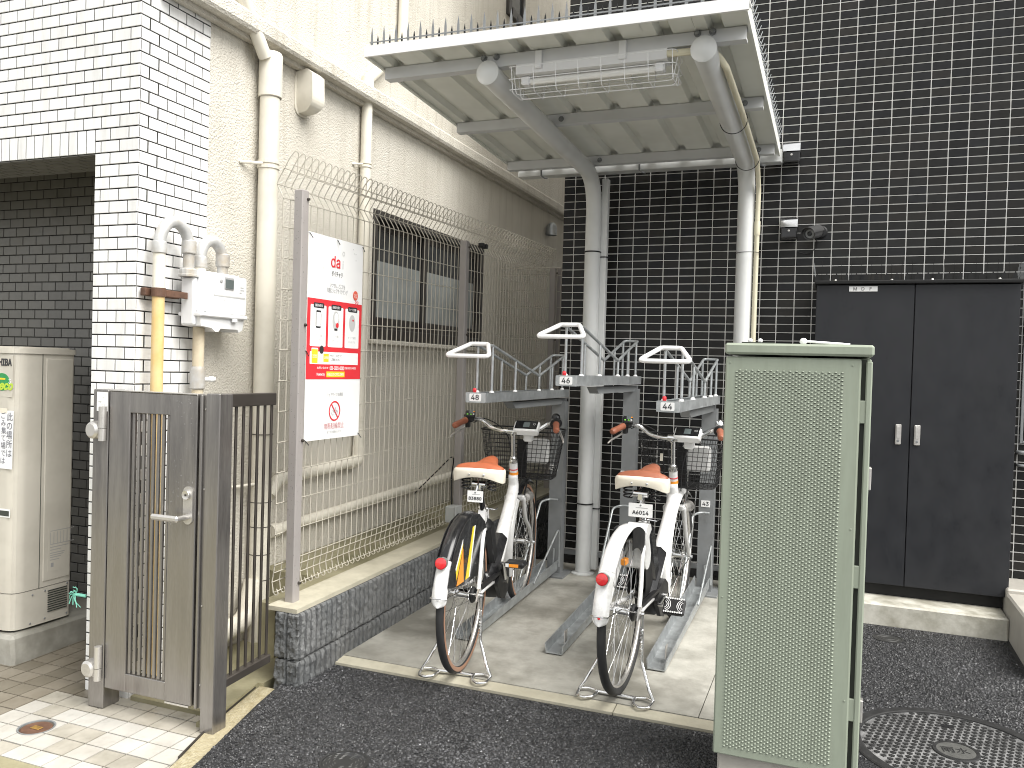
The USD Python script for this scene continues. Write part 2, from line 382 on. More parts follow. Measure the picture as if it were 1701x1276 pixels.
def stucco():
    N = {'tc': ('texture_coordinate', {}),
         'n': ('noise_texture', {'scale': 2.2, 'detail': 6.0, 'roughness': 0.65}),
         'r': ('rgb_ramp', {'ramp': [(0.3, (0.52, 0.49, 0.425)), (0.7, (0.60, 0.572, 0.508))]}),
         'mp': ('mapping', {'scale': (7.0, 7.0, 0.45)}),
         'sn': ('noise_texture', {'scale': 2.2, 'detail': 6.0, 'roughness': 0.7}),
         'sr': ('rgb_ramp', {'ramp': [(0.50, (0, 0, 0)), (0.76, (0.5, 0.5, 0.5))]}),
         'sx': ('separate_xyz', {}),
         'top': ('map_range', {'from_min': 1.7, 'from_max': 2.6, 'to_min': 0.15, 'to_max': 1.0, 'clamp': True}),
         'bot': ('map_range', {'from_min': 0.06, 'from_max': 0.36, 'to_min': 1.0, 'to_max': 0.0, 'clamp': True}),
         'mx': ('math', {'math_type': 'maximum'}), 'mu': ('math', {'math_type': 'multiply'}),
         'm': ('mix_color', {'blend_type': 'mix', 'b': (0.25, 0.215, 0.16)}),
         'v': ('voronoi_texture', {'scale': 120.0, 'feature': 'smooth_f1', 'smoothness': 0.6}),
         'v2': ('noise_texture', {'scale': 85.0, 'detail': 3.0}),
         'ad': ('math', {'math_type': 'multiply_add', 'value2': -0.8}),
         'b': ('bump', {'strength': 0.85, 'distance': 0.0048}),
         'p': ('principled_bsdf', {'roughness': 0.62, 'specular_ior_level': 0.4})}
    L = [('tc.object', 'n.vector'), ('n.fac', 'r.fac'), ('tc.object', 'mp.vector'), ('mp.vector', 'sn.vector'), ('sn.fac', 'sr.fac'),
         ('tc.object', 'sx.vector'), ('sx.z', 'top.value'), ('sx.z', 'bot.value'), ('top.result', 'mx.value1'), ('bot.result', 'mx.value2'),
         ('mx.value', 'mu.value1'), ('sr.color', 'mu.value2'), ('mu.value', 'm.fac'), ('r.color', 'm.a'), ('m.result', 'p.base_color'),
         ('tc.object', 'v.vector'), ('tc.object', 'v2.vector'), ('v.distance', 'ad.value1'), ('v2.fac', 'ad.value3'), ('ad.value', 'b.height'), ('b.normal', 'p.normal')]
    return usdkit.material(stage, '/World/Looks/cream_stucco', N, L, surface='p.BSDF')
M_STUCCO = stucco()

def ground_mat(name, c0, c1, rough, sc, bump, bs, wet=None, wet_amt=0.6, wr=0.25, voro=True, bd=0.004, ws=1.6):
    N = {'g': ('geometry', {}), 'n': ('noise_texture', {'scale': sc, 'detail': 7.0, 'roughness': 0.68}),
         'r': ('rgb_ramp', {'ramp': [(0.3, c0), (0.7, c1)]}),
         'wn': ('noise_texture', {'scale': ws, 'detail': 5.0, 'roughness': 0.6}),
         'wr': ('rgb_ramp', {'ramp': [(0.46, (0, 0, 0)), (0.62, (wet_amt,) * 3)]}),
         'wm': ('mix_color', {'blend_type': 'mix', 'b': wet or c0}),
         'ro': ('mix_float', {'a': rough, 'b': wr}),
         'p': ('principled_bsdf', {})}
    N['bn'] = ('voronoi_texture', {'scale': bs, 'feature': 'f1'}) if voro else ('noise_texture', {'scale': bs, 'detail': 5.0})
    N['b'] = ('bump', {'strength': bump, 'distance': bd, 'invert': voro})
    L = [('g.position', 'n.vector'), ('n.fac', 'r.fac'), ('g.position', 'wn.vector'), ('wn.fac', 'wr.fac'), ('wr.color', 'wm.fac'), ('r.color', 'wm.a'), ('wm.result', 'p.base_color'),
         ('wr.color', 'ro.fac'), ('ro.result', 'p.roughness'), ('g.position', 'bn.vector'), ('bn.distance' if voro else 'bn.fac', 'b.height'), ('b.normal', 'p.normal')]
    return usdkit.material(stage, '/World/Looks/' + name, N, L, surface='p.BSDF')
M_ASPHALT = ground_mat('wet_black_asphalt', (0.014, 0.014, 0.015), (0.036, 0.037, 0.040), 0.5, 60, 0.9, 150, wet=(0.012, 0.012, 0.013), wr=0.3)
M_CONC = ground_mat('pale_damp_concrete', (0.29, 0.28, 0.245), (0.44, 0.427, 0.38), 0.6, 7, 0.25, 60, wet=(0.17, 0.162, 0.135), wet_amt=0.8, wr=0.34, voro=False, ws=2.3)
M_CONC_EDGE = ground_mat('yellowed_concrete_edge', (0.36, 0.335, 0.26), (0.50, 0.47, 0.37), 0.6, 9, 0.3, 70, wet=(0.27, 0.25, 0.19), voro=False)
M_CONC_OLIVE = ground_mat('mossy_damp_concrete', (0.20, 0.18, 0.105), (0.33, 0.305, 0.20), 0.5, 6, 0.3, 60, wet=(0.13, 0.12, 0.06), wet_amt=0.8, wr=0.3, voro=False)
M_KERB = ground_mat('pale_kerb_concrete', (0.46, 0.445, 0.38), (0.60, 0.585, 0.52), 0.6, 8, 0.25, 60, wet=(0.27, 0.255, 0.20), wet_amt=0.8, wr=0.4, voro=False, ws=5)
M_STEP = ground_mat('grey_step_concrete', (0.38, 0.36, 0.32), (0.50, 0.475, 0.42), 0.6, 8, 0.25, 60, voro=False)
M_GRAVEL = ground_mat('washed_gravel_strip', (0.24, 0.195, 0.10), (0.46, 0.42, 0.30), 0.45, 55, 0.8, 130, wet=(0.36, 0.31, 0.20), wr=0.25)
M_BLOCK = M('split_face_block', (0.095, 0.099, 0.101), 0.8, var=0.35, vs=22, dirt=(0.19, 0.19, 0.185), dirt_amt=0.8, ds=2.2, bump=0.8, bs=70, bd=0.006, rand=0.08)
M_BLOCK_JOINT = M('block_joint', (0.06, 0.06, 0.058), 0.9)
M_FLOOR_TILES = [M(f'floor_tile_{n}', c, 0.4, var=0.07, vs=10, dirt=d, dirt_amt=0.55, ds=6, rvar=0.15) for n, c, d in (
    ('pale', (0.45, 0.435, 0.40), (0.32, 0.30, 0.25)), ('cream', (0.415, 0.40, 0.365), (0.29, 0.265, 0.22)), ('grubby', (0.36, 0.335, 0.285), (0.15, 0.14, 0.105)))]
M_FLOOR_BROWN = [M(f'porch_floor_tile_{n}', c, 0.4, var=0.1, vs=10, dirt=(0.12, 0.10, 0.07), dirt_amt=0.6, ds=6) for n, c in (('plain', (0.21, 0.185, 0.145)), ('dark', (0.165, 0.145, 0.11)))]
M_FLOOR_JOINT = M('floor_joint', (0.075, 0.068, 0.055), 0.85)
M_STONES = [M(f'asphalt_stone_{n}', (c, c, c * 1.05), r, var=0.15, rand=0.55) for n, c, r in (('dark', 0.021, 0.34), ('mid', 0.038, 0.32), ('grey', 0.062, 0.32), ('pale', 0.22, 0.35))]
SLOPE = 0.0225
def gz(x, y): return SLOPE * y
def az(x, y): return SLOPE * y - 0.022          # asphalt
def fz(x, y): return SLOPE * y - 0.052          # tiled forecourt on the left
X, Y, Z = np.eye(3)
# ================================================================== GROUND
def clip_tiles(x0, x1, y0, y1): return np.clip([x0, x1], x0, x1)
base = Thing('ground', kind='structure')
base.add('soil', sheet([(-150, -150), (150, -150), (150, 150), (-150, 150)], lambda x, y: -0.5), M_ASPHALT)
# asphalt court with an angled left boundary
left_edge = [(-2.05, -3.9), (-2.232, -3.045), (-2.345, -2.60), (-2.387, -2.39), (-2.30, -2.39)]
asph = Thing('asphalt', kind='structure')
asph.add('asphalt_surface', sheet([(-1.5, -12), (6, -12), (6, -0.2), (-0.5, -0.2), (-0.5, -2.0), (-2.30, -2.0), (-2.30, -2.39), (-2.387, -2.39), (-2.345, -2.60), (-2.232, -3.045), (-2.05, -3.9)], az, 0.25), M_ASPHALT)

# aggregate: real stones of 4 to 9 mm sown over the part of the asphalt that is near the camera
def sow():
    from shapely.geometry import Polygon, Point
    from shapely import contains_xy
    pts = []
    polys = [(Polygon([(-2.385, -2.385), (-2.30, -2.385), (-2.30, -2.125), (-0.4, -2.125), (-0.4, -3.35), (-2.13, -3.35), (-2.235, -3.03)]), 0.0092),
             (Polygon([(-0.4, -2.0), (-0.4, -0.455), (0.60, -0.455), (0.60, -0.9), (0.95, -0.9), (0.95, -2.1), (-0.4, -2.1)]), 0.0105)]
    for po, pitch in polys:
        x0, y0, x1, y1 = po.bounds
        gx, gy = np.meshgrid(np.arange(x0, x1, pitch), np.arange(y0, y1, pitch))
        p = np.column_stack([gx.ravel(), gy.ravel()]) + nr.uniform(-0.5, 0.5, (gx.size, 2)) * pitch
        p = p[contains_xy(po, p[:, 0], p[:, 1])]
        for cx, cy, r in HOLES: p = p[(p[:, 0] - cx) ** 2 + (p[:, 1] - cy) ** 2 > r * r]
        pts.append(p)
    return np.vstack(pts)
HOLES = [(0.205, -1.885, 0.365), (-1.772, -2.862, 0.088), (-1.42, -2.86, 0.105), (0.045, -0.655, 0.075)]
P = sow()
agg = UsdGeom.PointInstancer.Define(stage, '/World/asphalt_aggregate')
tag(agg.GetPrim(), 'coarse wet black aggregate that makes up the asphalt surface', 'gravel', None, 'stuff')
protos = []
for i in range(8):
    s = trimesh.creation.icosphere(subdivisions=1, radius=1.0)
    v = np.array(s.vertices); v = v * (0.75 + 0.5 * nr.random((len(v), 1))) * np.array([1.0, nr.uniform(0.65, 1.0), nr.uniform(0.42, 0.6)])
    usdkit.mesh(stage, f'/World/asphalt_aggregate/stone_{i:03d}' if i else '/World/asphalt_aggregate/stone', (v, np.array(s.faces)), M_STONES[[0, 0, 1, 1, 1, 2, 2, 3][i]])
    protos.append(f'/World/asphalt_aggregate/stone_{i:03d}' if i else '/World/asphalt_aggregate/stone')
agg.CreatePrototypesRel().SetTargets([Sdf.Path(p) for p in protos])
n = len(P)
tone = meshkit.fbm(np.column_stack([P * 2.2, np.zeros(n)]), 4, 11)
pick = np.clip(nr.random(n) + (tone - 0.5) * 1.1, 0, 0.9999)
idx = np.searchsorted(np.cumsum([.2, .2, .19, .18, .13, .06, .039, .001]), pick, side='right').clip(0, 7)
idx[(idx == 7) & (nr.random(n) > 0.05)] = 5
size = nr.uniform(0.0040, 0.0070, n)
th = nr.uniform(0, math.pi, n); tx, ty = nr.normal(0, 0.16, n), nr.normal(0, 0.16, n)
q = np.column_stack([np.cos(th), tx, ty, np.sin(th)]); q /= np.linalg.norm(q, axis=1, keepdims=True)
agg.CreateProtoIndicesAttr(Vt.IntArray.FromNumpy(idx.astype(np.int32)))
agg.CreatePositionsAttr(Vt.Vec3fArray.FromNumpy(np.column_stack([P, SLOPE * P[:, 1] - 0.022 + nr.uniform(-0.0018, 0.0012, n)]).astype(np.float32)))
agg.CreateScalesAttr(Vt.Vec3fArray.FromNumpy(np.repeat(size[:, None], 3, 1).astype(np.float32)))
agg.CreateOrientationsAttr(Vt.QuathArray([Gf.Quath(*map(float, a)) for a in q]))

# concrete bay under the racks, with its own front edge strip
slab = Thing('concrete_slab', kind='structure')
slab.add('slab_surface', sheet([(-2.30, -2.045), (-0.697, -2.045), (-0.697, 0.0), (-2.30, 0.0)], gz, 0.2), M_CONC)
slab.add('slab_surface', sheet([(-0.693, -2.045), (-0.50, -2.045), (-0.50, -0.44), (-0.693, -0.44)], gz, 0.2), M_CONC)
slab.add('front_strip', sheet([(-2.30, -2.115), (-1.02, -2.115), (-1.02, -2.048), (-2.30, -2.048)], lambda x, y: gz(x, y) - 0.003 + (y + 2.048) * 0.12, 0.2), M_CONC_EDGE)
slab.add('front_strip', sheet([(-1.016, -2.115), (-0.50, -2.115), (-0.50, -2.048), (-1.016, -2.048)], lambda x, y: gz(x, y) - 0.003 + (y + 2.048) * 0.12, 0.2), M_CONC_EDGE)
# left forecourt
fore = Thing('tiled_forecourt', kind='structure')
fore.add('mortar_bed', sheet([(-6.5, -3.25), (-2.28, -3.25), (-2.425, -2.768), (-2.499, -2.42), (-2.50, -1.9), (-6.5, -1.9)], lambda x, y: fz(x, y) - 0.004, 0.2), M_FLOOR_JOINT)
fp = 0.0985
from shapely.geometry import Polygon as _Pg, box as _sb
fore_area = _Pg([(-5.2, -3.25), (-2.283, -3.25), (-2.428, -2.768), (-2.47, -2.56), (-2.99, -2.56), (-3.14, -2.56), (-3.14, -2.03), (-5.2, -2.03)])
drain_c = (-3.008, -3.045, 0.066)
from shapely.geometry import Point as _Pt
hole = _Pt(drain_c[0], drain_c[1]).buffer(drain_c[2], 24)
rest = []
for i in range(-26, 5):
    for j in range(-5, 10):
        x0 = -2.637 + fp * i; y0 = -2.871 + fp * j
        c = _sb(x0 + 0.003, y0 + 0.003, x0 + fp - 0.003, y0 + fp - 0.003).intersection(fore_area).difference(hole)
        if c.is_empty or c.area < 2e-4: continue
        brown = (x0 + fp / 2 < -3.19 - (y0 + 2.8) * 0.0) or y0 > -2.79 and x0 < -3.1
        mt = M_FLOOR_BROWN[rng.random() < 0.35] if brown else M_FLOOR_TILES[rng.choice([0, 0, 1, 1, 2])]
        if not brown and y0 > -2.9: mt = M_FLOOR_TILES[2]
        dz = rng.uniform(-0.0008, 0.0008); tx, ty = rng.uniform(-0.006, 0.006), rng.uniform(-0.006, 0.006)
        for g in getattr(c, 'geoms', [c]):
            m = sheet(list(g.exterior.coords)[:-1], lambda x, y: fz(x, y) + dz + tx * (x - x0) + ty * (y - y0), 0.006)
            if x0 > -3.75: fore.add('floor_tile', m, mt)
            else: rest.append(m)
fore.add('far_floor_tiles', cat_(rest), M_FLOOR_BROWN[0], kind='stuff')
front_c = Thing('front_pavement', kind='structure')
front_c.add('concrete_strip', sheet([(-6.5, -9), (-1.3, -9), (-2.05, -3.9), (-2.20, -3.252), (-6.5, -3.252)], lambda x, y: fz(x, y) - 0.001, 0.2), M_CONC_OLIVE)
edge = Thing('boundary_strip', kind='structure')
edge.add('gravel_strip', sheet([(-2.05, -3.9), (-2.232, -3.045), (-2.345, -2.60), (-2.387, -2.395), (-2.492, -2.395), (-2.42, -2.768), (-2.345, -3.007), (-2.285, -3.25), (-2.20, -3.6)], lambda x, y: fz(x, y) + 0.004, 0.15), M_GRAVEL)
edge.add('steel_edging', cat_([tube([(-2.498, -2.42, fz(0, -2.42) + 0.006), (-2.424, -2.768, fz(0, -2.768) + 0.006), (-2.347, -3.02, fz(0, -3.02) + 0.006)], 0.0045, 6)]), M_STEEL_DK)
edge.add('concrete_footing', sheet([(-2.47, -2.80), (-2.435, -2.80), (-2.425, -2.768), (-2.50, -2.40), (-2.475, -2.395), (-2.475, -1.9), (-2.9, -1.9), (-2.9, -2.31), (-2.88, -2.72), (-2.47, -2.72)], lambda x, y: fz(x, y) + 0.018, 0.1), M_CONC_OLIVE)

# right hand kerb and step
kerb = Thing('concrete_kerb', kind='structure')
kerb.add('kerb_body', box((-0.50, -0.44, -0.12), (0.618, -0.002, 0.082), 0.008), M_KERB)
step = Thing('concrete_step', kind='structure')
step.add('lower_step', box((0.622, -1.0, -0.2), (2.2, -0.30, 0.185), 0.01), M_STEP)
step.add('upper_step', box((0.625, -0.298, -0.2), (2.2, -0.002, 0.205), 0.008), M_STEP)

# ================================================================== BLACK TILED BUILDING (back wall)
BX0, BX1, BZ1 = -1.975, 2.2, 6.5
bw = Thing('black_tiled_building', 'black tiled building wall with pale joints behind the bicycle racks', 'building', (0, 0, 0))
bw.add('wall_core', box((BX0, 0.0, -0.1), (BX1, 9.0, BZ1)), M_BGROUT)
ctiles = []
for c in range(-20, 22):
    for r in range(-1, 130):
        x0, x1 = c * 0.1 + 0.0028, c * 0.1 + 0.0972
        if c == -20: x0 = BX0
        z0 = r * 0.05 + 0.0025
        if z0 < 0.06: continue
        ctiles.append((c, r, x0, x1, z0, z0 + 0.045))
def near_key(t):
    c, r = t[0], t[1]; x, z = t[2] + .05, t[4]
    vis = (-0.55 < x < 0.69) and (1.86 < z < 3.42)
    return (not vis, (x - CAM_POS[0]) ** 2 + CAM_POS[1] ** 2 + (z - CAM_POS[2]) ** 2 * 0.35 - x * 3.0)
ctiles.sort(key=near_key)
far = [[], [], []]
for k, (c, r, x0, x1, z0, z1) in enumerate(ctiles):
    m = tile4((x0, rng.uniform(-0.0004, 0.0002), z0), X, Z, -Y, x1 - x0, z1 - z0, 0.0030, 0.0012)
    w = rng.choice([0, 0, 0, 1, 2])
    if k < 298: bw.add('tile', m, BLACK_TILES[w])
    else: far[w].append(m)
v, f = cat_(far[0]);
bw.add('far_tiles', (v, f), BLACK_TILES[0], kind='stuff')
bw.add('far_tiles', cat_(far[1]), BLACK_TILES[1], kind='stuff')
bw.add('far_tiles', cat_(far[2]), BLACK_TILES[2], kind='stuff')
bw.add('base_skirting', box((BX0, -0.004, -0.1), (-0.50, 0.0, 0.058)), M_BLACK_GLOSS)

# ================================================================== WHITE TILED BUILDING (left)
wt = Thing('white_tiled_building', 'white tiled building corner with an open porch on the left', 'building', (-2.905, -2.713, -0.12))
WX, WY, PX = -2.908, -2.710, -3.14       # corner and porch edge (mortar faces)
LZ = 2.127                              # underside of the lintel
core = [box((PX, WY, -0.2), (WX, -2.312, LZ)), box((-7.0, WY, LZ), (WX, -2.47, 6.5)), box((PX, -2.47, LZ), (WX, -2.312, 6.5)),
        box((-7.0, -2.018, -0.2), (-2.95, -1.7, 3.4)), box((PX, -2.312, -0.2), (-2.95, -2.018, 3.4)), box((-7.0, -2.47, 2.66), (PX, -2.018, 2.9))]
wt.add('wall_core', cat_(core), M_WGROUT)
tiles = []   # (distance key, mesh, kind)
def wtile(o, ux, uy, un, w, h, dark=False): return tile4(o, ux, uy, un, w, h, 0.0034, 0.0013)
J = 0.0056
for k in range(-74, 58):
    zt = 2.727 - 0.05 * k; z0 = zt - 0.05 + J / 2; h = 0.05 - J
    if zt < -0.12: continue
    half = (k % 2 == 0)
    # return face (x+): half tile at the corner when half is False
    y = WY - 0.003; first = 0.05 if not (k % 2 == 0) else 0.10
    yy = WY - 0.0018; e = first - J / 2 - 0.0016
    tiles.append((0, wtile((WX, yy, z0), Y, Z, X, e, h), (WX, yy, z0)))
    yy = WY + first + J / 2
    while yy < -2.312:
        w = min(0.1 - J, -2.312 - yy)
        if w > 0.012: tiles.append((0, wtile((WX, yy, z0), Y, Z, X, w, h), (WX, yy, z0)))
        yy += 0.1
    # front face (y-)
    first = 0.10 if first == 0.05 else 0.05
    xx = WX + 0.0034 - first + J / 2 - 0.0034
    soldier = LZ - 0.001 < zt - 0.05 + 0.002 and False
    tiles.append((1, wtile((xx, WY, z0), X, Z, -Y, first - J / 2 + 0.0034, h), (xx, WY, z0)))
    xx = WX - first
    lim = PX if zt <= 2.227 + 1e-6 else -4.6
    while xx > lim + 0.01:
        w = min(0.1, xx - lim)
        if w > 0.016: tiles.append((1, wtile((xx - w + J / 2, WY, z0), X, Z, -Y, w - J, h), (xx, WY, z0)))
        xx -= 0.1
# soldier course over the porch
xx = PX
while xx > -4.6:
    tiles.append((1, wtile((xx - 0.05 + J / 2, WY, LZ + J / 2), X, Z, -Y, 0.05 - J, 0.1 - J), (xx, WY, LZ + .05))); xx -= 0.05
def seen(t):
    f, m, o = t
    vis = o[2] < 2.84 and o[0] > -3.74 and (o[2] > 1.1 or (f == 1 and o[0] < -2.98))
    if f == 0 and o[2] < 1.12: vis = False
    return (not vis, -o[2] if f else -o[2] * 0.8 + 1.0)
tiles.sort(key=seen)
far = []
for k, (f, m, o) in enumerate(tiles):
    if k < 298: wt.add('tile', m, WHITE_TILES[rng.choice([0, 0, 1, 1, 1, 2])])
    else: far.append(m)
wt.add('far_tiles', cat_(far), WHITE_TILES[1], kind='stuff')
# porch lining: grey tiles on the back wall, the side and under the lintel
pt = []
for r in range(0, 62):
    z0 = -0.12 + r * 0.05 + J / 2
    if z0 > 2.7: break
    xx = PX + 0.012 - (0.05 if r % 2 else 0)
    if r % 2: pt.append(wtile((xx + J / 2, -2.018, z0), X, Z, -Y, 0.05 - J, 0.05 - J))
    while xx > -5.6:
        pt.append(wtile((xx - 0.1 + J / 2, -2.018, z0), X, Z, -Y, 0.1 - J, 0.05 - J)); xx -= 0.1
i = 0
porch = []
pt.sort(key=lambda m: abs(m[0][0][0] + 3.9) + (3 if m[0][0][0] < -4.75 or m[0][0][2] < 1.0 else 0) + abs(m[0][0][2] - 1.7) * 0.3)
for k, m in enumerate(pt):
    if k < 240: wt.add('porch_tile', m, GREY_TILES[rng.choice([0, 1, 1, 2])])
    else: porch.append(m)
for r in range(0, 5):
    for c in range(0, 16):
        x0 = PX - 0.1 * c - (0.05 if r % 2 else 0)
        porch.append(wtile((x0 - 0.1 + J / 2, WY + 0.002 + r * 0.048, LZ), X, Y, -Z, 0.1 - J, 0.048 - J))
for r in range(0, 46):
    for c in range(0, 7):
        porch.append(wtile((PX, WY + 0.005 + c * 0.1, -0.12 + r * 0.05), Y, Z, -X, 0.1 - J, 0.05 - J))
wt.add('far_porch_tiles', cat_(porch), GREY_TILES[1], kind='stuff')

# ================================================================== CREAM STUCCO BUILDING
SX = -2.905
sb = Thing('stucco_building', 'cream stucco building wall with a dark window behind the mesh fence', 'building', (SX, -0.5, 0.2))
wy0, wy1, wz0, wz1 = -0.885, 0.80, 1.44, 2.235
parts = [box((SX - 0.3, -2.312, -0.3), (SX, wy0, 6.5)), box((SX - 0.3, wy1, -0.3), (SX, 6.0, 6.5)), box((SX - 0.3, wy0, -0.3), (SX, wy1, wz0)),
         box((SX - 0.3, wy0, wz1), (SX, wy1, 4.27)), box((SX - 0.3, wy0, 4.27), (SX, 1.12, 6.5)) if False else box((SX - 0.3, wy0, 4.27), (SX, wy1, 6.5))]
sb.add('stucco_wall', cat_(parts), M_STUCCO)
# ledge with a sloping top and a drip lip
led = [(0, 2.795), (0.035, 2.795), (0.035, 2.815), (0.085, 2.815), (0.095, 2.83), (0.095, 2.885), (0.085, 2.90), (0, 2.925)]
for a, b in ((-2.62, -0.02), (-0.015, 5.5)):
    sb.add('ledge', prism([(p[0], p[1]) for p in led], b - a, (SX + (0.004 if a < -2 else 0), b, 0), X, Z), M_STUCCO)
fr = sb.add('window_frame', cat_([box((SX - 0.09, wy0, wz0), (SX + 0.012, wy0 + 0.045, wz1), 0.004), box((SX - 0.09, wy1 - 0.045, wz0), (SX + 0.012, wy1, wz1), 0.004),
        box((SX - 0.09, wy0 + 0.045, wz0), (SX + 0.02, wy1 - 0.045, wz0 + 0.07), 0.004), box((SX - 0.09, wy0 + 0.045, wz1 - 0.05), (SX + 0.012, wy1 - 0.045, wz1), 0.004)]), M_WINFRAME)
ym = -0.12
for y0, y1, xo in ((wy0 + 0.045, ym + 0.03, 0.055), (ym - 0.03, wy1 - 0.045, 0.028)):
    s = sb.add('window_sash', cat_([box((SX - xo - 0.02, y0, wz0 + 0.07), (SX - xo, y0 + 0.05, wz1 - 0.05), 0.003), box((SX - xo - 0.02, y1 - 0.05, wz0 + 0.07), (SX - xo, y1, wz1 - 0.05), 0.003),
        box((SX - xo - 0.02, y0 + 0.05, wz0 + 0.07), (SX - xo, y1 - 0.05, wz0 + 0.145), 0.003), box((SX - xo - 0.02, y0 + 0.05, wz1 - 0.10), (SX - xo, y1 - 0.05, wz1 - 0.05), 0.003)]), M_WINFRAME)
    sb.add('pane', box((SX - xo - 0.014, y0 + 0.05, wz0 + 0.145), (SX - xo - 0.008, y1 - 0.05, wz0 + 0.50)), M_FROST, parent=s)
    sb.add('pane', box((SX - xo - 0.014, y0 + 0.05, wz0 + 0.50), (SX - xo - 0.008, y1 - 0.05, wz1 - 0.10)), M_DARKGLASS, parent=s)
sb.add('window_sill', box((SX + 0.0, wy0 - 0.02, wz0 - 0.03), (SX + 0.045, wy1 + 0.02, wz0 - 0.002), 0.004), M_STUCCO)
f2 = sb.add('upper_window_frame', cat_([box((SX + 0.002, 1.13, 4.22), (SX + 0.03, 1.19, 5.6)), box((SX + 0.002, 1.45, 4.22), (SX + 0.03, 1.5, 5.6)), box((SX + 0.002, 1.19, 4.22), (SX + 0.04, 1.45, 4.29))]), M_WINFRAME)
sb.add('upper_pane', box((SX + 0.004, 1.19, 4.29), (SX + 0.014, 1.45, 5.6)), M_DARKGLASS, parent=f2)

# pipes on that wall, each a thing
def ring(c, ax, R, w, t=0.004):
    return lathe([(R, -w / 2), (R + t, -w / 2), (R + t, w / 2), (R, w / 2)], 20, c, ax)
p = Thing('drain_pipe', 'thick cream drain pipe on the stucco wall left of the first fence post', 'pipe', (-2.845, -1.965, 0.0), 'drain pipes down the stucco wall')
px, py = -2.845, -1.965
p.add('pipe_run', cyl((px, py, 0.70), (px, py, 2.60), 0.048, 24), M_CREAM_PIPE, smooth=40)
p.add('lower_run', cyl((px, py, -0.1), (px, py, 0.70), 0.051, 24), M_CREAM_PIPE, smooth=40)
p.add('top_socket', lathe([(0.052, 0), (0.056, 0.004), (0.056, 0.205), (0.05, 0.215), (0.046, 0.20), (0.0, 0.19)], 24, (px, py, 2.56)), M_CREAM_PIPE, smooth=40)
p.add('inlet_branch', tube(bend_path([(px + 0.01, py - 0.37, 3.5), (px + 0.01, py - 0.26, 2.99), (px + 0.005, py - 0.05, 2.74)], 0.04), 0.032, 14), M_CREAM_PIPE, smooth=40)
for z in (2.236, 0.69): p.add('pipe_clamp', cat_([ring((px, py, z - 0.012), Z, 0.0485, 0.014), ring((px, py, z + 0.012), Z, 0.0485, 0.014), cyl((px, py - 0.045, z), (SX, py - 0.14, z - 0.01), 0.008, 8)]), M_CREAM_PIPE)
for z in (0.93, 0.60, 0.48, 0.345, 0.22): p.add('joint_line', ring((px, py, z), Z, 0.0495, 0.004, 0.0025), M_STEEL_DK)
p.add('bottom_elbow', tube(bend_path([(px + 0.02, py - 0.30, 0.03), (px + 0.02, py - 0.12, 0.05), (px, py - 0.04, 0.22)], 0.1), 0.046, 16), M_CREAM_PIPE, smooth=40)
p = Thing('slim_drain_pipe', 'slimmer cream drain pipe beside the poster, its top bending under the canopy', 'pipe', (-2.865, -1.045, 0.76), 'drain pipes down the stucco wall')
px, py = -2.868, -1.045
p.add('pipe_run', tube(bend_path([(px, py, 0.735), (px, py, 2.955), (px + 0.005, py + 0.20, 3.12), (px, py + 0.40, 3.30), (px, py + 0.42, 6.0)], 0.06), 0.0315, 18), M_CREAM_PIPE, smooth=40)
p.add('elbow_socket', tube([(px, py, 2.86), (px, py, 2.965)], 0.0365, 18), M_CREAM_PIPE, smooth=40)
p.add('upper_socket', tube([(px, py + 0.42, 3.36), (px, py + 0.42, 3.40)], 0.037, 18), M_CREAM_PIPE, smooth=40)
for z in (2.455, 0.965): p.add('pipe_clamp', cat_([ring((px, py, z - 0.01), Z, 0.032, 0.011), ring((px, py, z + 0.01), Z, 0.032, 0.011), cyl((px, py - 0.03, z), (SX, py - 0.09, z - 0.01), 0.006, 6)]), M_CREAM_PIPE)
p.add('bottom_elbow', tube(bend_path([(px, py, 0.80), (px, py, 0.715), (px + 0.004, py - 0.10, 0.708)], 0.05), 0.036, 18), M_CREAM_PIPE, smooth=40)
p = Thing('wall_drain_branch', 'cream horizontal pipe joining the two drain pipes', 'pipe', (-2.85, -1.45, 0.7))
p.add('pipe_run', tube(bend_path([(-2.86, -1.10, 0.716), (-2.852, -1.83, 0.688), (-2.847, -1.90, 0.62)], 0.04), 0.031, 16), M_CREAM_PIPE, smooth=40)
p = Thing('low_wall_pipe', 'long cream pipe running low along the stucco wall', 'pipe', (-2.85, -0.8, 0.45))
p.add('pipe_run', tube([(-2.872, 1.3, 0.51), (-2.868, -1.845, 0.432)], 0.028, 14), M_CREAM_PIPE, smooth=40)
p.add('pipe_cap', lathe([(0, -0.03), (0.034, -0.03), (0.036, 0.0), (0.034, 0.03), (0, 0.03)], 16, (-2.868, -1.83, 0.432), Y), M_CREAM_PIPE, smooth=40)
p.add('pipe_bracket', box((SX, -0.34, 0.30), (SX + 0.012, -0.30, 0.46), 0.003), M_CREAM_PIPE)
p = Thing('vent_hood', 'cream rounded vent hood under the ledge', 'vent', (SX, -1.63, 2.6))
hood = []
for k in range(9):
    t = k / 8; a = t * math.pi / 2
    hood.append((0.02 + 0.085 * math.cos(a) if k else 0.105, 2.585 + 0.075 * (1 - math.sin(a)) if False else 2.66 - 0.075 * math.sin(a)))
prof = [(0.0, 2.79), (0.07, 2.80), (0.10, 2.775), (0.105, 2.66)] + [(0.03 + 0.075 * math.cos(a), 2.66 - 0.075 * math.sin(a)) for a in np.linspace(0.2, math.pi / 2, 7)] + [(0.0, 2.582)]
def hoodmesh(s):
    return prism([(x, z) for x, z in prof], 0.11, (SX, -1.575, 0), X, Z)
hv, hf = hoodmesh(1)
sub = trimesh.Trimesh(hv, hf).subdivide().subdivide()
hv, hf = np.array(sub.vertices), np.array(sub.faces)
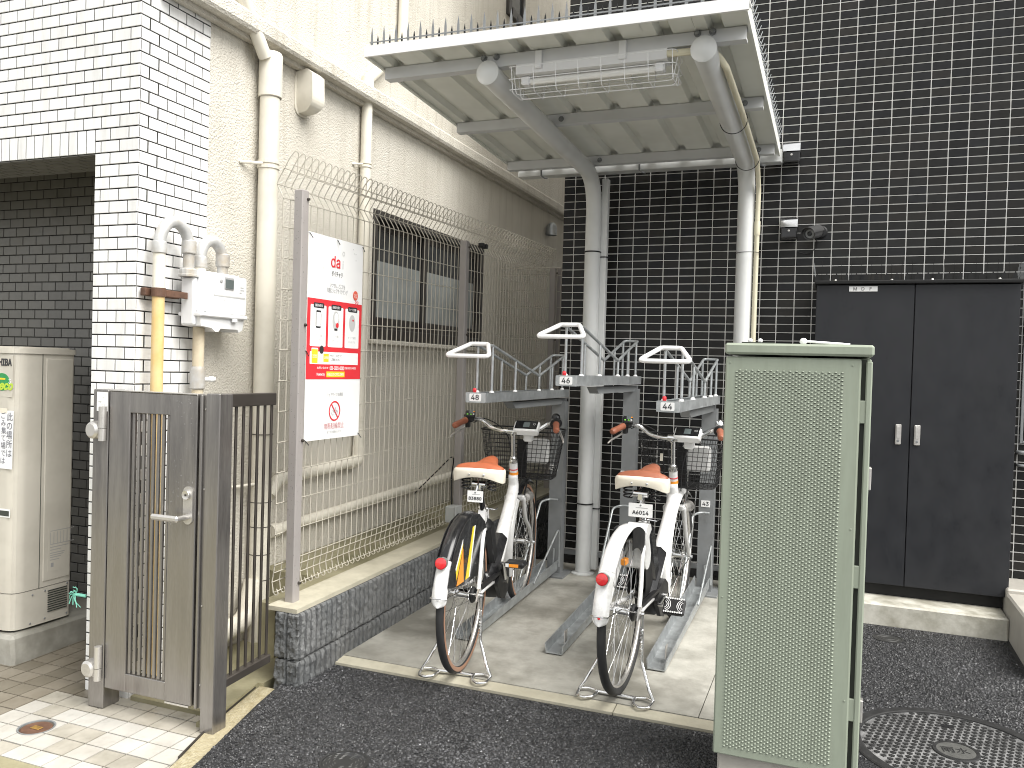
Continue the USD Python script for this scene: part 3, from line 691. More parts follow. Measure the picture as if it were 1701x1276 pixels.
w = np.clip((2.66 - hv[:, 2]) / 0.08, 0, 1); d = (hv[:, 1] + 1.63)
hv[:, 1] = -1.63 + d * np.sqrt(np.maximum(1 - 0.75 * w ** 2, 0.05))
p.add('hood_shell', (hv, hf), M_CREAM_PIPE, smooth=50)
p.add('back_plate', prism(rrect(-0.065, 2.57, 0.065, 2.80, 0.05), 0.006, (SX, -1.63, 0), Y, Z), M_CREAM_PIPE)
p = Thing('dome_vent', 'small grey domed vent high on the far stucco wall', 'vent', (SX, 2.3, 2.6))
p.add('dome', lathe([(0.0, 0.075), (0.022, 0.07), (0.042, 0.05), (0.052, 0.02), (0.053, -0.05), (0.05, -0.05)], 18, (SX + 0.055, 2.3, 2.62)), M_GALV, smooth=40)

# ================================================================== LOW BLOCK WALL
bwl = Thing('block_wall', 'low grey split-face block wall under the mesh fence', 'wall', (-2.41, -1.2, -0.1))
def wt_z(y): return 0.245 + SLOPE * (y + 2.39)
def rough(v, n, amp, sc=45):
    return v + n * ((meshkit.fbm(v * sc, 3, 3) - 0.5) * 2 * amp)[:, None]
def block(y0, y1, course, end=False):
    zb0 = -0.2 if course == 0 else 0.033; zb1 = 0.027 if course == 0 else 0.228
    ny, nz = int((y1 - y0) / 0.0039) + 1, 24 if course else 18
    ys = np.linspace(y0, y1, ny); zs = np.linspace(zb0, zb1, nz)
    yy, zz = np.meshgrid(ys, zs, indexing='ij')
    ph = ((yy + 2.39) / 0.039) % 1.0
    prof = np.where(ph < 0.24, -0.020, 0.0)
    nn = meshkit.fbm(np.stack([yy * 60, zz * 60, yy * 0 + course], -1), 3, 5) - 0.5
    n2 = meshkit.noise(np.stack([np.floor((yy + 2.39) / 0.039) * 7.3, zz * 30, yy * 0 + course * 5], -1), 9) - 0.5
    xx = -2.30 + prof + np.where(prof < -0.001, nn * 0.003, nn * 0.012 + n2 * 0.006)
    xx[0] -= 0.006; xx[-1] -= 0.006; xx[:, 0] -= 0.006; xx[:, -1] -= 0.006
    xx = np.concatenate([xx, np.full((ny, 1), -2.345)], 1); yy = np.concatenate([yy, yy[:, -1:]], 1); zz = np.concatenate([zz, zz[:, -1:]], 1); nz += 1
    V = np.stack([xx, yy, zz + SLOPE * (yy + 2.39)], -1).reshape(-1, 3)
    i, j = np.meshgrid(np.arange(ny - 1), np.arange(nz - 1), indexing='ij'); a = (i * nz + j).ravel()
    F = np.vstack([np.stack([a, a + nz, a + nz + 1], -1), np.stack([a, a + nz + 1, a + 1], -1)])
    return V, F
def endface(course):
    zb0 = -0.2 if course == 0 else 0.033; zb1 = 0.027 if course == 0 else 0.228
    xs = np.linspace(-2.425, -2.303, 24); zs = np.linspace(zb0, zb1, 26)
    xx, zz = np.meshgrid(xs, zs, indexing='ij')
    g = np.abs(xx + 2.364) < 0.005
    nn = meshkit.fbm(np.stack([xx * 60, zz * 60, xx * 0 + 9 + course], -1), 3, 6) - 0.5
    yy = -2.395 - np.where(g, -0.010, nn * 0.022)
    yy[0] += 0.006; yy[-1] += 0.004; yy[:, 0] += 0.006; yy[:, -1] += 0.006
    V = np.stack([xx, yy, zz], -1).reshape(-1, 3)
    nz = len(zs); i, j = np.meshgrid(np.arange(len(xs) - 1), np.arange(nz - 1), indexing='ij'); a = (i * nz + j).ravel()
    return V, np.vstack([np.stack([a, a + nz, a + nz + 1], -1), np.stack([a, a + nz + 1, a + 1], -1)])
def slab_y(x0, x1, y0, y1, z0, z1):
    v, f = box((x0, y0, z0), (x1, y1, z1)); v = v.copy(); v[:, 2] += SLOPE * (v[:, 1] + 2.39); return v, f
bwl.add('wall_core', slab_y(-2.42, -2.315, -2.375, 2.0, -0.3, 0.228), M_BLOCK_JOINT)
for course in (0, 1):
    y = -2.393
    w = 0.39 if course else 0.20
    while y < 1.3:
        y1 = min(y + w - 0.006, 1.3)
        bwl.add('block', block(y, y1, course), M_BLOCK); y += w; w = 0.396
    bwl.add('end_block_face', endface(course), M_BLOCK)
bwl.add('mortar_cap', slab_y(-2.47, -2.318, -2.388, 2.0, 0.2285, 0.247), M_CONC_EDGE)
bwl.add('ledge_strip', slab_y(-2.90, -2.562, -1.88, 2.0, 0.0, 0.232), M_CONC_OLIVE)
bwl.add('ledge_strip', slab_y(-2.560, -2.472, -2.33, 2.0, 0.0, 0.2335), M_CONC_OLIVE)

# ================================================================== MESH FENCE
fe = Thing('mesh_fence', 'beige welded wire fence on three taupe posts along the stucco wall', 'fence', (-2.41, -0.6, 0.25))
def ft(y): return SLOPE * (y + 2.2)
FX = -2.452
posts = [(-2.295,), (-0.615,), (1.10,)]
for (yp,) in posts:
    z0 = wt_z(yp) - 0.01
    fe.add('post', box((-2.433, yp - 0.024, z0), (-2.388, yp + 0.024, 2.028 + ft(yp)), 0.004), M_POST)
    for z in (1.99, 1.45, 0.95, 0.33): fe.add('bolt', lathe([(0, 0.012), (0.005, 0.011), (0.007, 0.005), (0.007, 0)], 8, (-2.388, yp + 0.012, z + ft(yp)), X), M_STEEL_DK)
prof = [(0.012, 0.318), (0.022, 0.300), (0.010, 0.288), (-0.004, 0.30), (-0.012, 0.345), (-0.004, 0.39), (0, 0.425), (0, 1.985), (-0.006, 2.0), (-0.034, 2.045), (-0.028, 2.062), (0.03, 2.155)]
R_W = 0.0025
ys = np.arange(-2.366, 1.10, 0.05)
nvis = 0
for k, y in enumerate(ys):
    pts = [(FX + a, y, b + ft(y)) for a, b in prof]
    if k % 2 == 0 and k + 1 < len(ys) or True:   # each wire ends in a loop over to its neighbour
        y2 = y + 0.05
        loop = [(FX + 0.052, y + 0.008, 2.185 + ft(y)), (FX + 0.058, y + 0.02, 2.175 + ft(y)), (FX + 0.05, y + 0.026, 2.14 + ft(y)), (FX + 0.048, y + 0.028, 2.085 + ft(y))]
        pts = pts + loop
    fe.add('upright_wire', tube(bend_path(pts, 0.008, 2), R_W, 5, cap=False), M_FENCE, smooth=True)
for x, z in ((0.006, 0.305), (-0.009, 0.345), (0.0035, 0.388), (0.0035, 0.419), (0.0035, 0.551), (0.0035, 0.683), (0.0035, 0.815), (0.0035, 0.945), (0.0035, 1.077), (0.0035, 1.208), (0.0035, 1.34), (0.0035, 1.47), (0.0035, 1.60), (0.0035, 1.732), (0.0035, 1.863), (0.0035, 1.985), (-0.030, 2.045), (0.004, 2.11), (0.048, 2.09), (0.049, 2.12)):
    fe.add('cross_wire', tube([(FX + x, -2.372, z + ft(-2.372)), (FX + x, 1.12, z + ft(1.12))], 0.0023, 5), M_FENCE, smooth=True)
for yc in (-0.30, -0.245): fe.add('wire_clip', box((FX - 0.01, yc, 2.07), (FX + 0.03, yc + 0.025, 2.10), 0.004), M_BLACK)
# return panel closing the gap behind
fr_ = Thing('gap_fence', 'short beige wire fence closing the gap behind the black building corner', 'fence', (-2.3, 1.16, 0.25))
fr_.add('post', box((-2.40, 1.165, 0.25), (-2.36, 1.21, 2.12), 0.004), M_POST)
for k, x in enumerate(np.arange(-2.86, -1.85, 0.05)):
    fr_.add('upright_wire', tube(bend_path([(x, 1.145, 0.3), (x, 1.145, 2.06), (x + 0.03, 1.13, 2.17)], 0.01, 2), R_W, 5), M_FENCE, smooth=True)
for z in np.arange(0.36, 2.06, 0.13): fr_.add('cross_wire', tube([(-2.88, 1.142, z), (-1.85, 1.142, z)], 0.0025, 5), M_FENCE, smooth=True)
fr_.add('top_wire', tube([(-2.88, 1.135, 2.11), (-1.85, 1.135, 2.11)], 0.004, 5), M_FENCE)
# ================================================================== SHELTER
sh = Thing('bicycle_shelter', 'pale grey cantilever shelter roof with rows of spikes over the bicycle racks', 'shelter', (-1.24, -0.2, 0.0))
RL = 0.042                                   # rise of the roof towards the front, per metre
def ra(y): return 2.497 - RL * y              # arm axis height at y
PXS = (-1.712, -0.778)
for px in PXS:
    path = bend_path([(px, -0.20, -0.02), (px, -0.20, ra(-0.2) + 0.005), (px, -1.94, ra(-1.94))], 0.24, 12)
    sh.add('pole_arm', tube(path, 0.049, 24, cap=False), M_SHELTER, smooth=40)
    sh.add('end_cap', lathe([(0.0, 0.020), (0.03, 0.017), (0.047, 0.004), (0.0525, 0.0), (0.0525, -0.012), (0.049, -0.014)], 24, (px, -1.94, ra(-1.94)), (0, -1, -RL * -1 * -1)), M_SHELTER, smooth=40)
    sh.add('base_collar', lathe([(0.075, -0.01), (0.075, 0.004), (0.05, 0.010)], 24, (px, -0.20, gz(0, -.2))), M_SHELTER, smooth=40)
# flat conduit strip fixed behind the first pole, with straps
sh.add('drain_channel', box((-1.668, -0.185, 0.02), (-1.628, -0.135, 2.50), 0.004), M_SHELTER)
for z in (2.035, 0.44):
    s = sh.add('strap', torus((PXS[0], -0.2, z), Z, 0.0505, 0.0045, 28, 6), M_BLACK)
    sh.add('strap', torus((-1.648, -0.16, z - 0.03), Z, 0.031, 0.004, 20, 6), M_BLACK)
X0, X1 = -2.248, -0.612
# three purlins (C channels) on the arms
for y in (-1.885, -1.10, -0.34):
    z0 = ra(y) + 0.034
    prof = [(0, 0), (0.05, 0), (0.05, 0.01), (0.006, 0.01), (0.006, 0.046), (0.05, 0.046), (0.05, 0.052), (0, 0.052)]
    pu = sh.add('purlin', prism([(a, b) for a, b in prof], X1 - X0 - 0.01, (X0 + 0.005, y - 0.025, z0), Y, Z), M_PURLIN)
    for px in PXS:
        for dx in ((-0.03, 0.03) if y < -1.5 else (0.075,)):
            sh.add('bolt', lathe([(0, 0.016), (0.008, 0.015), (0.0105, 0.008), (0.0105, 0.004), (0.015, 0.004), (0.015, 0)], 10, (px + dx, y - 0.025, z0 + (0.043 if y < -1.5 else 0.026)), -Y), M_GALV_DK, smooth=40)
# ribbed roof sheets, six strips of folded plate
y0, y1 = -2.055, -0.155
def rz(y): return ra(y) + 0.088
pitch = 0.2045
sec = []
for k in range(8):
    x = X0 + k * pitch
    sec.append((x, x + pitch))
for k, (a, b) in enumerate(sec):
    xs = [a + 0.001, a + 0.050, a + 0.064, a + 0.100, a + 0.114, b - 0.001]
    zs = [0, 0, 0.028, 0.028, 0, 0]
    V = []
    for y in (y0, y1):
        for dz in (0, 0.004):
            V += [(x, y, rz(y) + z + dz) for x, z in zip(xs, zs)]
    V = np.array(V); n = 6; F = []
    for i in range(n - 1):
        for (p, q) in ((0, 2), (3, 1)):
            A, B = p * n + i, q * n + i
            F += [[A, A + 1, B + 1], [A, B + 1, B]]
        for p in (0, 2): F += [[p * n + i, (p + 1) * n + i, (p + 1) * n + i + 1], [p * n + i, (p + 1) * n + i + 1, p * n + i + 1]]
    sh.add('roof_sheet', (V, np.array(F)), M_ROOF)
    for y in (-1.955, -1.12, -0.34):
        if k in (2, 5): continue
# front fascia and side flashing
sh.add('front_fascia', prism([(0, 0.0), (0.012, 0.0), (0.012, 0.040), (0.10, 0.044), (0.10, 0.052), (0, 0.048)], X1 - X0 + 0.03, (X0 - 0.012, y0 - 0.014, rz(y0) - 0.012), Y, Z), M_WHITE_PAINT)
for xs_, nm in ((X1, 1), (X0, -1)):
    V, F = box((xs_ + (0.0 if nm > 0 else -0.012), y0 + 0.002, -0.012), (xs_ + (0.012 if nm > 0 else 0), y1, 0.05)); V = V.copy(); V[:, 2] += rz(0) - RL * V[:, 1]
    sh.add('side_flashing', (V, F), M_ROOF)
# gutter and its hooks
g = [(0, 0), (0.085, 0), (0.092, 0.07), (0.086, 0.07), (0.080, 0.006), (0.006, 0.006), (0.004, 0.075), (0, 0.075)]
sh.add('gutter', prism([(-a, b) for a, b in g][::-1], X1 - X0 + 0.03, (X0 - 0.01, -0.055, 2.553), Y, Z), M_SHELTER)
for x in (-2.09, -1.44, -0.72): sh.add('gutter_hook', tube([(x, -0.152, 2.63), (x, -0.152, 2.55), (x + 0.02, -0.145, 2.535), (x + 0.035, -0.13, 2.535)], 0.006, 6), M_GALV_DK)
# anti-climb spikes: one blade row along the front, one along the right side
def blade(o, ax, h, w):
    o = np.array(o, float); ax = np.array(ax, float)
    n = np.cross(ax, Z); t = 0.0012
    P2 = [(-w * 0.5, 0), (w * 0.5, 0), (w * 0.42, h * 0.55), (0, h), (-w * 0.42, h * 0.55)]
    V = np.array([o + ax * a + Z * b + n * s for s in (-t, t) for a, b in P2])
    F = [[0, 1, 2], [0, 2, 4], [2, 3, 4], [5, 7, 6], [5, 9, 7], [7, 9, 8]]
    for i in range(5): j = (i + 1) % 5; F += [[i, 5 + i, 5 + j], [i, 5 + j, j]]
    return V, np.array(F)
zt = rz(y0) + 0.0385
sh.add('spike_base', box((X0, y0 + 0.002, zt), (X1, y0 + 0.034, zt + 0.004)), M_BLACK)
sh.add('spike_rail', box((X0, y0 + 0.010, zt + 0.018), (X1, y0 + 0.014, zt + 0.023)), M_GALV_DK)
k = 0
x = X0 + 0.012
while x < X1:
    big = k % 2 == 0
    sh.add('spike', blade((x, y0 + 0.012, zt + 0.004), (1, 0, 0), 0.084 if big else 0.045, 0.0125 if big else 0.009), M_GALV_DK if big else M_BLACK)
    x += 0.0305; k += 1
y = y0 + 0.02; k = 0
V, F = box((X1 - 0.028, y0 + 0.04, 0.052), (X1 + 0.006, y1, 0.056)); V = V.copy(); V[:, 2] += rz(0) - RL * V[:, 1]
sh.add('spike_base', (V, F), M_BLACK)
while y < y1:
    big = k % 2 == 0
    b = blade((0, 0, 0), (0, 1, 0), 0.075 if big else 0.045, 0.0105 if big else 0.008)
    sh.add('spike', xf(b, roty(0.35), (X1 - 0.004, y, rz(y) + 0.055)), M_GALV)
    y += 0.0305; k += 1

# conduit down the right hand pole
co = Thing('cable_conduit', 'yellowed white conduit strapped along the right shelter pole', 'conduit', (-0.72, -0.2, 1.2))
cp = [(-0.93, -1.90, ra(-1.9) + 0.012), (-0.84, -1.90, ra(-1.9) + 0.012), (-0.745, -1.86, ra(-1.86) + 0.02), (-0.712, -1.76, ra(-1.76) - 0.01), (-0.706, -1.2, ra(-1.2) - 0.008), (-0.706, -0.40, ra(-0.4) - 0.012), (-0.708, -0.225, ra(-0.3) - 0.13), (-0.71, -0.215, 2.2), (-0.712, -0.215, 0.2)]
co.add('conduit_run', tube(bend_path(cp, 0.10, 6), 0.0145, 10), M_CONDUIT, smooth=True)
co.add('conduit_socket', tube([(-0.71, -0.215, 2.19), (-0.71, -0.215, 2.11)], 0.0175, 12), M_CONDUIT, smooth=True)
for y in (-1.12 + 0.04, -0.42):
    co.add('cable_tie', torus((PXS[1] + 0.02, y, ra(y) - 0.005), (0, 1, -RL), 0.066, 0.0022, 28, 5), M_BLACK)
co.add('cable_tie', torus((PXS[1] + 0.02, -0.205, 2.005), Z, 0.069, 0.0022, 28, 5), M_BLACK)

# fluorescent fitting with wire guard under the front purlin
lf = Thing('fluorescent_light_fitting', 'white fluorescent light fitting in a wire guard under the front of the shelter roof', 'lamp', (-1.26, -1.88, 2.55))
ly = -1.865
lz = ra(ly) + 0.012
lf.add('housing', prism([(-0.045, 0.0), (0.045, 0.0), (0.045, 0.045), (0.03, 0.062), (-0.03, 0.062), (-0.045, 0.045)], 0.66, (-1.59, ly, lz - 0.02), Y, Z), M_METER)
for x in (-1.50, -1.13): lf.add('hanger', box((x, ly - 0.056, lz - 0.005), (x + 0.032, ly - 0.044, lz + 0.072), 0.003), M_METER)
for x in (-1.575, -0.985): lf.add('lamp_holder', box((x, ly - 0.022, lz - 0.058), (x + 0.042, ly + 0.022, lz - 0.02), 0.006), M_METER)
lf.add('lamp_tube', cyl((-1.535, ly, lz - 0.043), (-0.983, ly, lz - 0.043), 0.0145, 14), M_LAMP_TUBE, smooth=True)
gy0, gy1, gz0, gz1 = ly - 0.085, ly + 0.085, lz - 0.105, lz + 0.0
for z, s in ((gz1, 1.0), ((gz0 + gz1) / 2, 0.98), (gz0 + 0.012, 0.82)):
    a = 0.5 * (gy1 - gy0) * s; L_ = [(-1.605, ly - a, z), (-0.885, ly - a, z), (-0.885, ly + a, z), (-1.605, ly + a, z)]
    lf.add('guard_wire', tube(bend_path(L_ + [L_[0]], 0.02, 3), 0.0017, 5), M_METER)
for y in (ly - 0.03, ly + 0.03): lf.add('guard_wire', tube(bend_path([(-1.605, y, gz1), (-1.59, y, gz0), (-0.905, y, gz0), (-0.885, y, gz1)], 0.02, 3), 0.0017, 5), M_METER)
for x in np.linspace(-1.595, -0.90, 8): lf.add('guard_wire', tube(bend_path([(x, gy0, gz1), (x, gy0 + 0.025, gz0), (x, gy1 - 0.025, gz0), (x, gy1, gz1)], 0.02, 3), 0.0019, 5), M_METER)

# ================================================================== TWO-TIER BICYCLE RACK
rk = Thing('bicycle_rack', 'two-tier galvanized bicycle rack with raised trays 48, 46 and 44', 'bicycle rack', (-1.40, -0.3, 0.0))
rack = ((-1.872, -0.285, 1.115, '48', '47', 0.665), (-1.413, -0.285, 1.212, '46', '45', 0.66), (-0.936, -0.285, 1.112, '44', '43', 0.52))
for x, yp, zt, up, lo, zl in rack:
    f0 = -1.60
    post = rk.add('post', cat_([box((x - 0.043, yp - 0.03, 0.0), (x + 0.043, yp - 0.026, zt - 0.03)), box((x - 0.043, yp - 0.026, 0.0), (x - 0.039, yp + 0.045, zt - 0.03)), box((x + 0.039, yp - 0.026, 0.0), (x + 0.043, yp + 0.045, zt - 0.03)), box((x - 0.039, yp + 0.041, 0.0), (x + 0.039, yp + 0.045, zt - 0.03))]), M_GALV_DK)
    rk.add('base_plate', box((x - 0.09, yp - 0.12, -0.015), (x + 0.09, yp + 0.10, 0.003), 0.002), M_GALV_DK, parent=post)
    rk.add('base_rod', cyl((x + 0.005, yp - 0.055, 0.0), (x + 0.005, yp - 0.045, 0.16), 0.006, 8), M_GALV, parent=post)
    lx = {'47': -0.017, '45': -0.018, '43': -0.004}[lo]
    pl = rk.add('number_label', box((x + lx - 0.026, yp - 0.0325, zl - 0.019), (x + lx + 0.026, yp - 0.0302, zl + 0.019)), M_PRINT_WHITE, parent=post)
    rk.add('number', place_text(lo, 0.023, (x + lx, yp - 0.0327, zl - 0.011), X, Z, True, font='Inter', bold=1), M_PRINT_BLACK, parent=post)
    # bearer under the tray
    rk.add('bearer', prism([(-0.02, 0), (-0.06 + 0.02, -0.03), (-0.05, -0.05), (-0.30, -0.05), (-0.30, 0)] if False else [(-1.25, -0.012), (-1.20, -0.055), (-0.20, -0.055), (-0.20, -0.012)], 0.05, (x + 0.025, 0, zt), Y, Z) if False else prism([(-1.18, -0.010), (-1.12, -0.045), (-0.22, -0.045), (-0.22, -0.010)], 0.05, (x - 0.025, 0, zt), Y, Z), M_GALV_DK)
    # tray: a channel with turned lips
    w = 0.052
    cs = [(-w, 0.0), (w, 0.0), (w, 0.048), (w - 0.012, 0.048), (w - 0.012, 0.045), (w - 0.004, 0.045), (w - 0.004, 0.005), (-w + 0.004, 0.005), (-w + 0.004, 0.045), (-w + 0.012, 0.045), (-w + 0.012, 0.048), (-w, 0.048)]
    tr = rk.add('tray', prism(cs[::-1], f0 * -1 - 0.26, (x, -0.26, zt), X, Z), M_GALV)
    rk.add('tray_front', prism(rrect(-w - 0.001, -0.001, w + 0.001, 0.049, 0.006), 0.006, (x, f0 + 0.001, zt), X, Z), M_GALV, parent=tr)
    rk.add('number_label', prism(rrect(-0.031, 0.006, 0.031, 0.043, 0.005), 0.0015, (x - 0.002, f0 - 0.0052, zt), X, Z), M_PRINT_WHITE, parent=tr)
    rk.add('number', place_text(up, 0.025, (x - 0.002, f0 - 0.0072, zt + 0.013), X, Z, True, font='Inter', bold=1), M_PRINT_BLACK, parent=tr)
    # cradle: two V-shaped rails on thin uprights, joined by the white handle
    zb = zt + 0.048
    for s in (-1, 1):
        xs = x + s * 0.040
        V_ = [(xs, -1.575, zb + 0.235), (xs, -1.50, zb + 0.232), (xs, -0.80, zb + 0.085), (xs, -0.36, zb + 0.205)]
        rk.add('cradle_rail', tube(bend_path(V_, 0.02, 3), 0.0075, 8), M_GALV, smooth=True)
        for y in (-1.50, -1.18, -0.80, -0.57, -0.37):
            zr = np.interp(y, [-1.5, -0.80, -0.36], [0.232, 0.085, 0.205])
            rk.add('upright_rod', cyl((xs, y, zb - 0.002), (xs, y, zb + zr - 0.004), 0.0068, 8), M_GALV, smooth=True)
            if s > 0 or y < -1.4: rk.add('rod_foot', lathe([(0.013, 0), (0.011, 0.006), (0.007, 0.010)], 10, (xs, y, zb - 0.001)), M_PRINT_WHITE)
        if s < 0: rk.add('rod_stop', lathe([(0, 0.022), (0.007, 0.020), (0.010, 0.012), (0.008, 0)], 10, (xs + 0.014, -1.56, zb)), M_PRINT_RED)
    rk.add('rail_bow', tube(bend_path([(x - 0.040, -0.36, zb + 0.205), (x - 0.040, -0.325, zb + 0.212), (x + 0.040, -0.325, zb + 0.212), (x + 0.040, -0.36, zb + 0.205)], 0.02, 4), 0.0075, 8), M_GALV, smooth=True)
    hd = bend_path([(x - 0.046, -1.575, zb + 0.238), (x - 0.115, -1.72, zb + 0.176), (x + 0.115, -1.72, zb + 0.176), (x + 0.046, -1.575, zb + 0.238), (x - 0.046, -1.575, zb + 0.238), (x - 0.115, -1.72, zb + 0.176)], 0.022, 5)
    rk.add('handle', tube(hd[:-1], 0.0105, 10), M_WHITE_PAINT, smooth=True)
    # lower wheel channel with its rear hoop
    wl = 0.040
    cs = [(-wl, 0.0), (wl, 0.0), (wl + 0.006, 0.066), (wl + 0.001, 0.066), (wl - 0.004, 0.004), (-wl + 0.004, 0.004), (-wl - 0.001, 0.066), (-wl - 0.006, 0.066)]
    xo = x - 0.006
    V, F = prism(cs[::-1], 1.31, (xo, -0.34, 0.0), X, Z); V = V.copy(); V[:, 2] += SLOPE * V[:, 1] + 0.006 + np.clip((V[:, 1] + 1.3) * 0.03, 0, 0.03)
    e = V[:, 1] < -1.6; V[e, 2] -= np.where(V[e, 2] > 0.0, 0.022, 0)
    ch = rk.add('wheel_channel', (V, F), M_GALV)
    rk.add('stop_plate', box((xo + 0.022, -1.57, -0.005), (xo + 0.026, -1.53, 0.055)), M_ALU, parent=ch)
    rk.add('wheel_hoop', tube(bend_path([(xo - 0.055, -0.75, 0.06), (xo - 0.055, -0.42, 0.46), (xo - 0.03, -0.34, 0.47), (xo + 0.03, -0.34, 0.47)], 0.06, 4), 0.007, 8), M_GALV, smooth=True)
    rk.add('wheel_hoop', tube(bend_path([(xo + 0.050, -0.80, 0.05), (xo + 0.050, -0.36, 0.30), (xo + 0.050, -0.34, 0.05)], 0.03, 4), 0.006, 8), M_GALV, smooth=True)
    rk.add('wheel_hoop', cyl((xo - 0.055, -0.50, 0.03), (xo - 0.055, -0.50, 0.36), 0.006, 8), M_GALV, smooth=True)
rk.add('cross_beam', box((-1.95, -0.165, 0.095), (-0.42, -0.135, 0.125), 0.003), M_GALV_DK)
# ================================================================== BICYCLES
def bicycle(name, label, O, yaw, lean, kind, plate, grp):
    """local axes: x forward, y left, z up; origin under the rear hub"""
    d = np.array([math.sin(yaw), math.cos(yaw), 0.012]); d /= np.linalg.norm(d)
    l = np.cross(Z, d); l /= np.linalg.norm(l); u = np.cross(d, l)
    u, l = u * math.cos(lean) + l * math.sin(lean), l * math.cos(lean) - u * math.sin(lean)
    T = Thing(name, label, 'bicycle', O, group=grp, M=(d, l, u))
    A = T.add
    R, WB = 0.335, 1.13
    B1 = kind == 1
    sx = 0.05 if B1 else 0.11           # saddle, bar and frame shift along the bike
    hubs = (np.array([0, 0, R]), np.array([WB, 0, R]))
    for wi, H in enumerate(hubs):
        w = A('wheel', torus(H, Y, 0.302, 0.0105, 64, 8), M_ALU, smooth=True, label='rear wheel' if wi == 0 else 'front wheel')
        A('tyre', torus(H, Y, 0.3175, 0.0185, 72, 10), M_RUBBER, parent=w, smooth=True)
        if B1:
            for s in (-1, 1): A('tyre_wall', lathe([(0.306, 0.0165 * s), (0.314, 0.0195 * s), (0.324, 0.0175 * s)], 64, H, Y), M_TAN, parent=w, smooth=True)
        hub = [(0.0, -0.065), (0.008, -0.065), (0.010, -0.036), (0.030, -0.034), (0.030, -0.030), (0.022, -0.026), (0.022, 0.026), (0.030, 0.030), (0.030, 0.034), (0.010, 0.036), (0.008, 0.065), (0, 0.065)] if wi == 0 else \
              [(0.0, -0.055), (0.007, -0.055), (0.009, -0.036), (0.025, -0.034), (0.025, -0.030), (0.014, -0.02), (0.014, 0.02), (0.025, 0.030), (0.025, 0.034), (0.009, 0.036), (0.007, 0.055), (0, 0.055)]
        A('hub', lathe(hub, 20, H, Y), M_CHROME, parent=w, smooth=35)
        sp = []
        for k in range(36):
            a = 2 * math.pi * k / 36; s = 1 if k % 2 else -1; a2 = a + (0.45 if (k // 2) % 2 else -0.45)
            sp.append(cyl(H + np.array([0.026 * math.cos(a2 * 1.0 + (1.1 if (k // 2) % 2 else -1.1)), 0.031 * s, 0.026 * math.sin(a2 + (1.1 if (k // 2) % 2 else -1.1))]), H + np.array([0.296 * math.cos(a), 0.003 * s, 0.296 * math.sin(a)]), 0.0011, 5))
        A('spokes', cat_(sp), M_CHROME, parent=w, kind='stuff')
        if wi == 0: A('wheel_reflector', box(H + np.array([-0.022, -0.012, 0.195]), H + np.array([0.022, 0.012, 0.222]), 0.004), M_ORANGE, parent=w)
    H = hubs[0]
    # ---- mudguards: curved strips
    def guard(H, r, a0, a1, hw, n=40, crown=0.012, t=0.0016, tail=False):
        th = np.radians(np.linspace(a0, a1, n)); cs = np.linspace(-1, 1, 9); V = []
        for rr in (0, -t):
            for ia, a in enumerate(th):
                q_ = max(0.0, (ia / (n - 1) - 0.80) / 0.20) if tail else 0.0; hw_ = hw * math.sqrt(max(1 - 0.93 * q_ ** 3, 0.02))
                for c in cs: V.append(H + np.array([(r + rr - crown * c * c * c * c - 0.006 * c * c) * math.cos(a), hw_ * c, (r + rr - crown * c ** 4 - 0.006 * c * c) * math.sin(a)]))
        V = np.array(V); m = 9; F = []
        for k in (0, 1):
            i, j = np.meshgrid(np.arange(n - 1), np.arange(m - 1), indexing='ij'); q = k * n * m + (i * m + j).ravel()
            F.append(np.stack([q, q + m, q + m + 1], -1)); F.append(np.stack([q, q + m + 1, q + 1], -1))
        e = []
        for j in (0, m - 1):
            for i in range(n - 1):
                q = i * m + j; p = q + n * m; e += [[q, q + m, p + m], [q, p + m, p]]
        for i in (0, n - 1):
            for j in range(m - 1):
                q = i * m + j; p = q + n * m; e += [[q, q + 1, p + 1], [q, p + 1, p]]
        return V, np.vstack(F + [np.array(e)])
    if B1:
        g = A('rear_mudguard', guard(H, 0.362, 20, 143, 0.033), M_BLACK_GLOSS, smooth=40)
        A('mudguard_tail', guard(H, 0.3625, 143.3, 174, 0.032, tail=True), M_FRAME, smooth=40)
    else:
        g = A('rear_mudguard', guard(H, 0.362, 20, 140, 0.033), M_FRAME, smooth=40); A('mudguard_tail', guard(H, 0.362, 140.2, 174, 0.033, tail=True), M_FRAME, smooth=40)
    for s in (-1, 1):
        stay = bend_path([H + np.array([0, 0.062 * s, 0]), H + np.array([-0.20, 0.045 * s, 0.068]), H + np.array([-0.352, 0.033 * s, 0.075])], 0.03, 3)
        A('mudguard_stay', tube(stay, 0.0026, 6), M_CHROME, smooth=True)
    A('mudguard_bow', tube([H + np.array([-0.352, -0.033, 0.075]), H + np.array([-0.364, -0.018, 0.077]), H + np.array([-0.366, 0, 0.0775]), H + np.array([-0.364, 0.018, 0.077]), H + np.array([-0.352, 0.033, 0.075])], 0.0026, 6), M_CHROME)
    # dress guards
    def sector(r0, r1, a0, a1, y, t=0.003, n=16):
        th = np.radians(np.linspace(a0, a1, n))
        P = [(r1(a) * math.cos(a), r1(a) * math.sin(a)) for a in th] + [(r0(a) * math.cos(a), r0(a) * math.sin(a)) for a in th[::-1]]
        return prism(P, t, H + np.array([0, y + t / 2, 0]), X, Z)
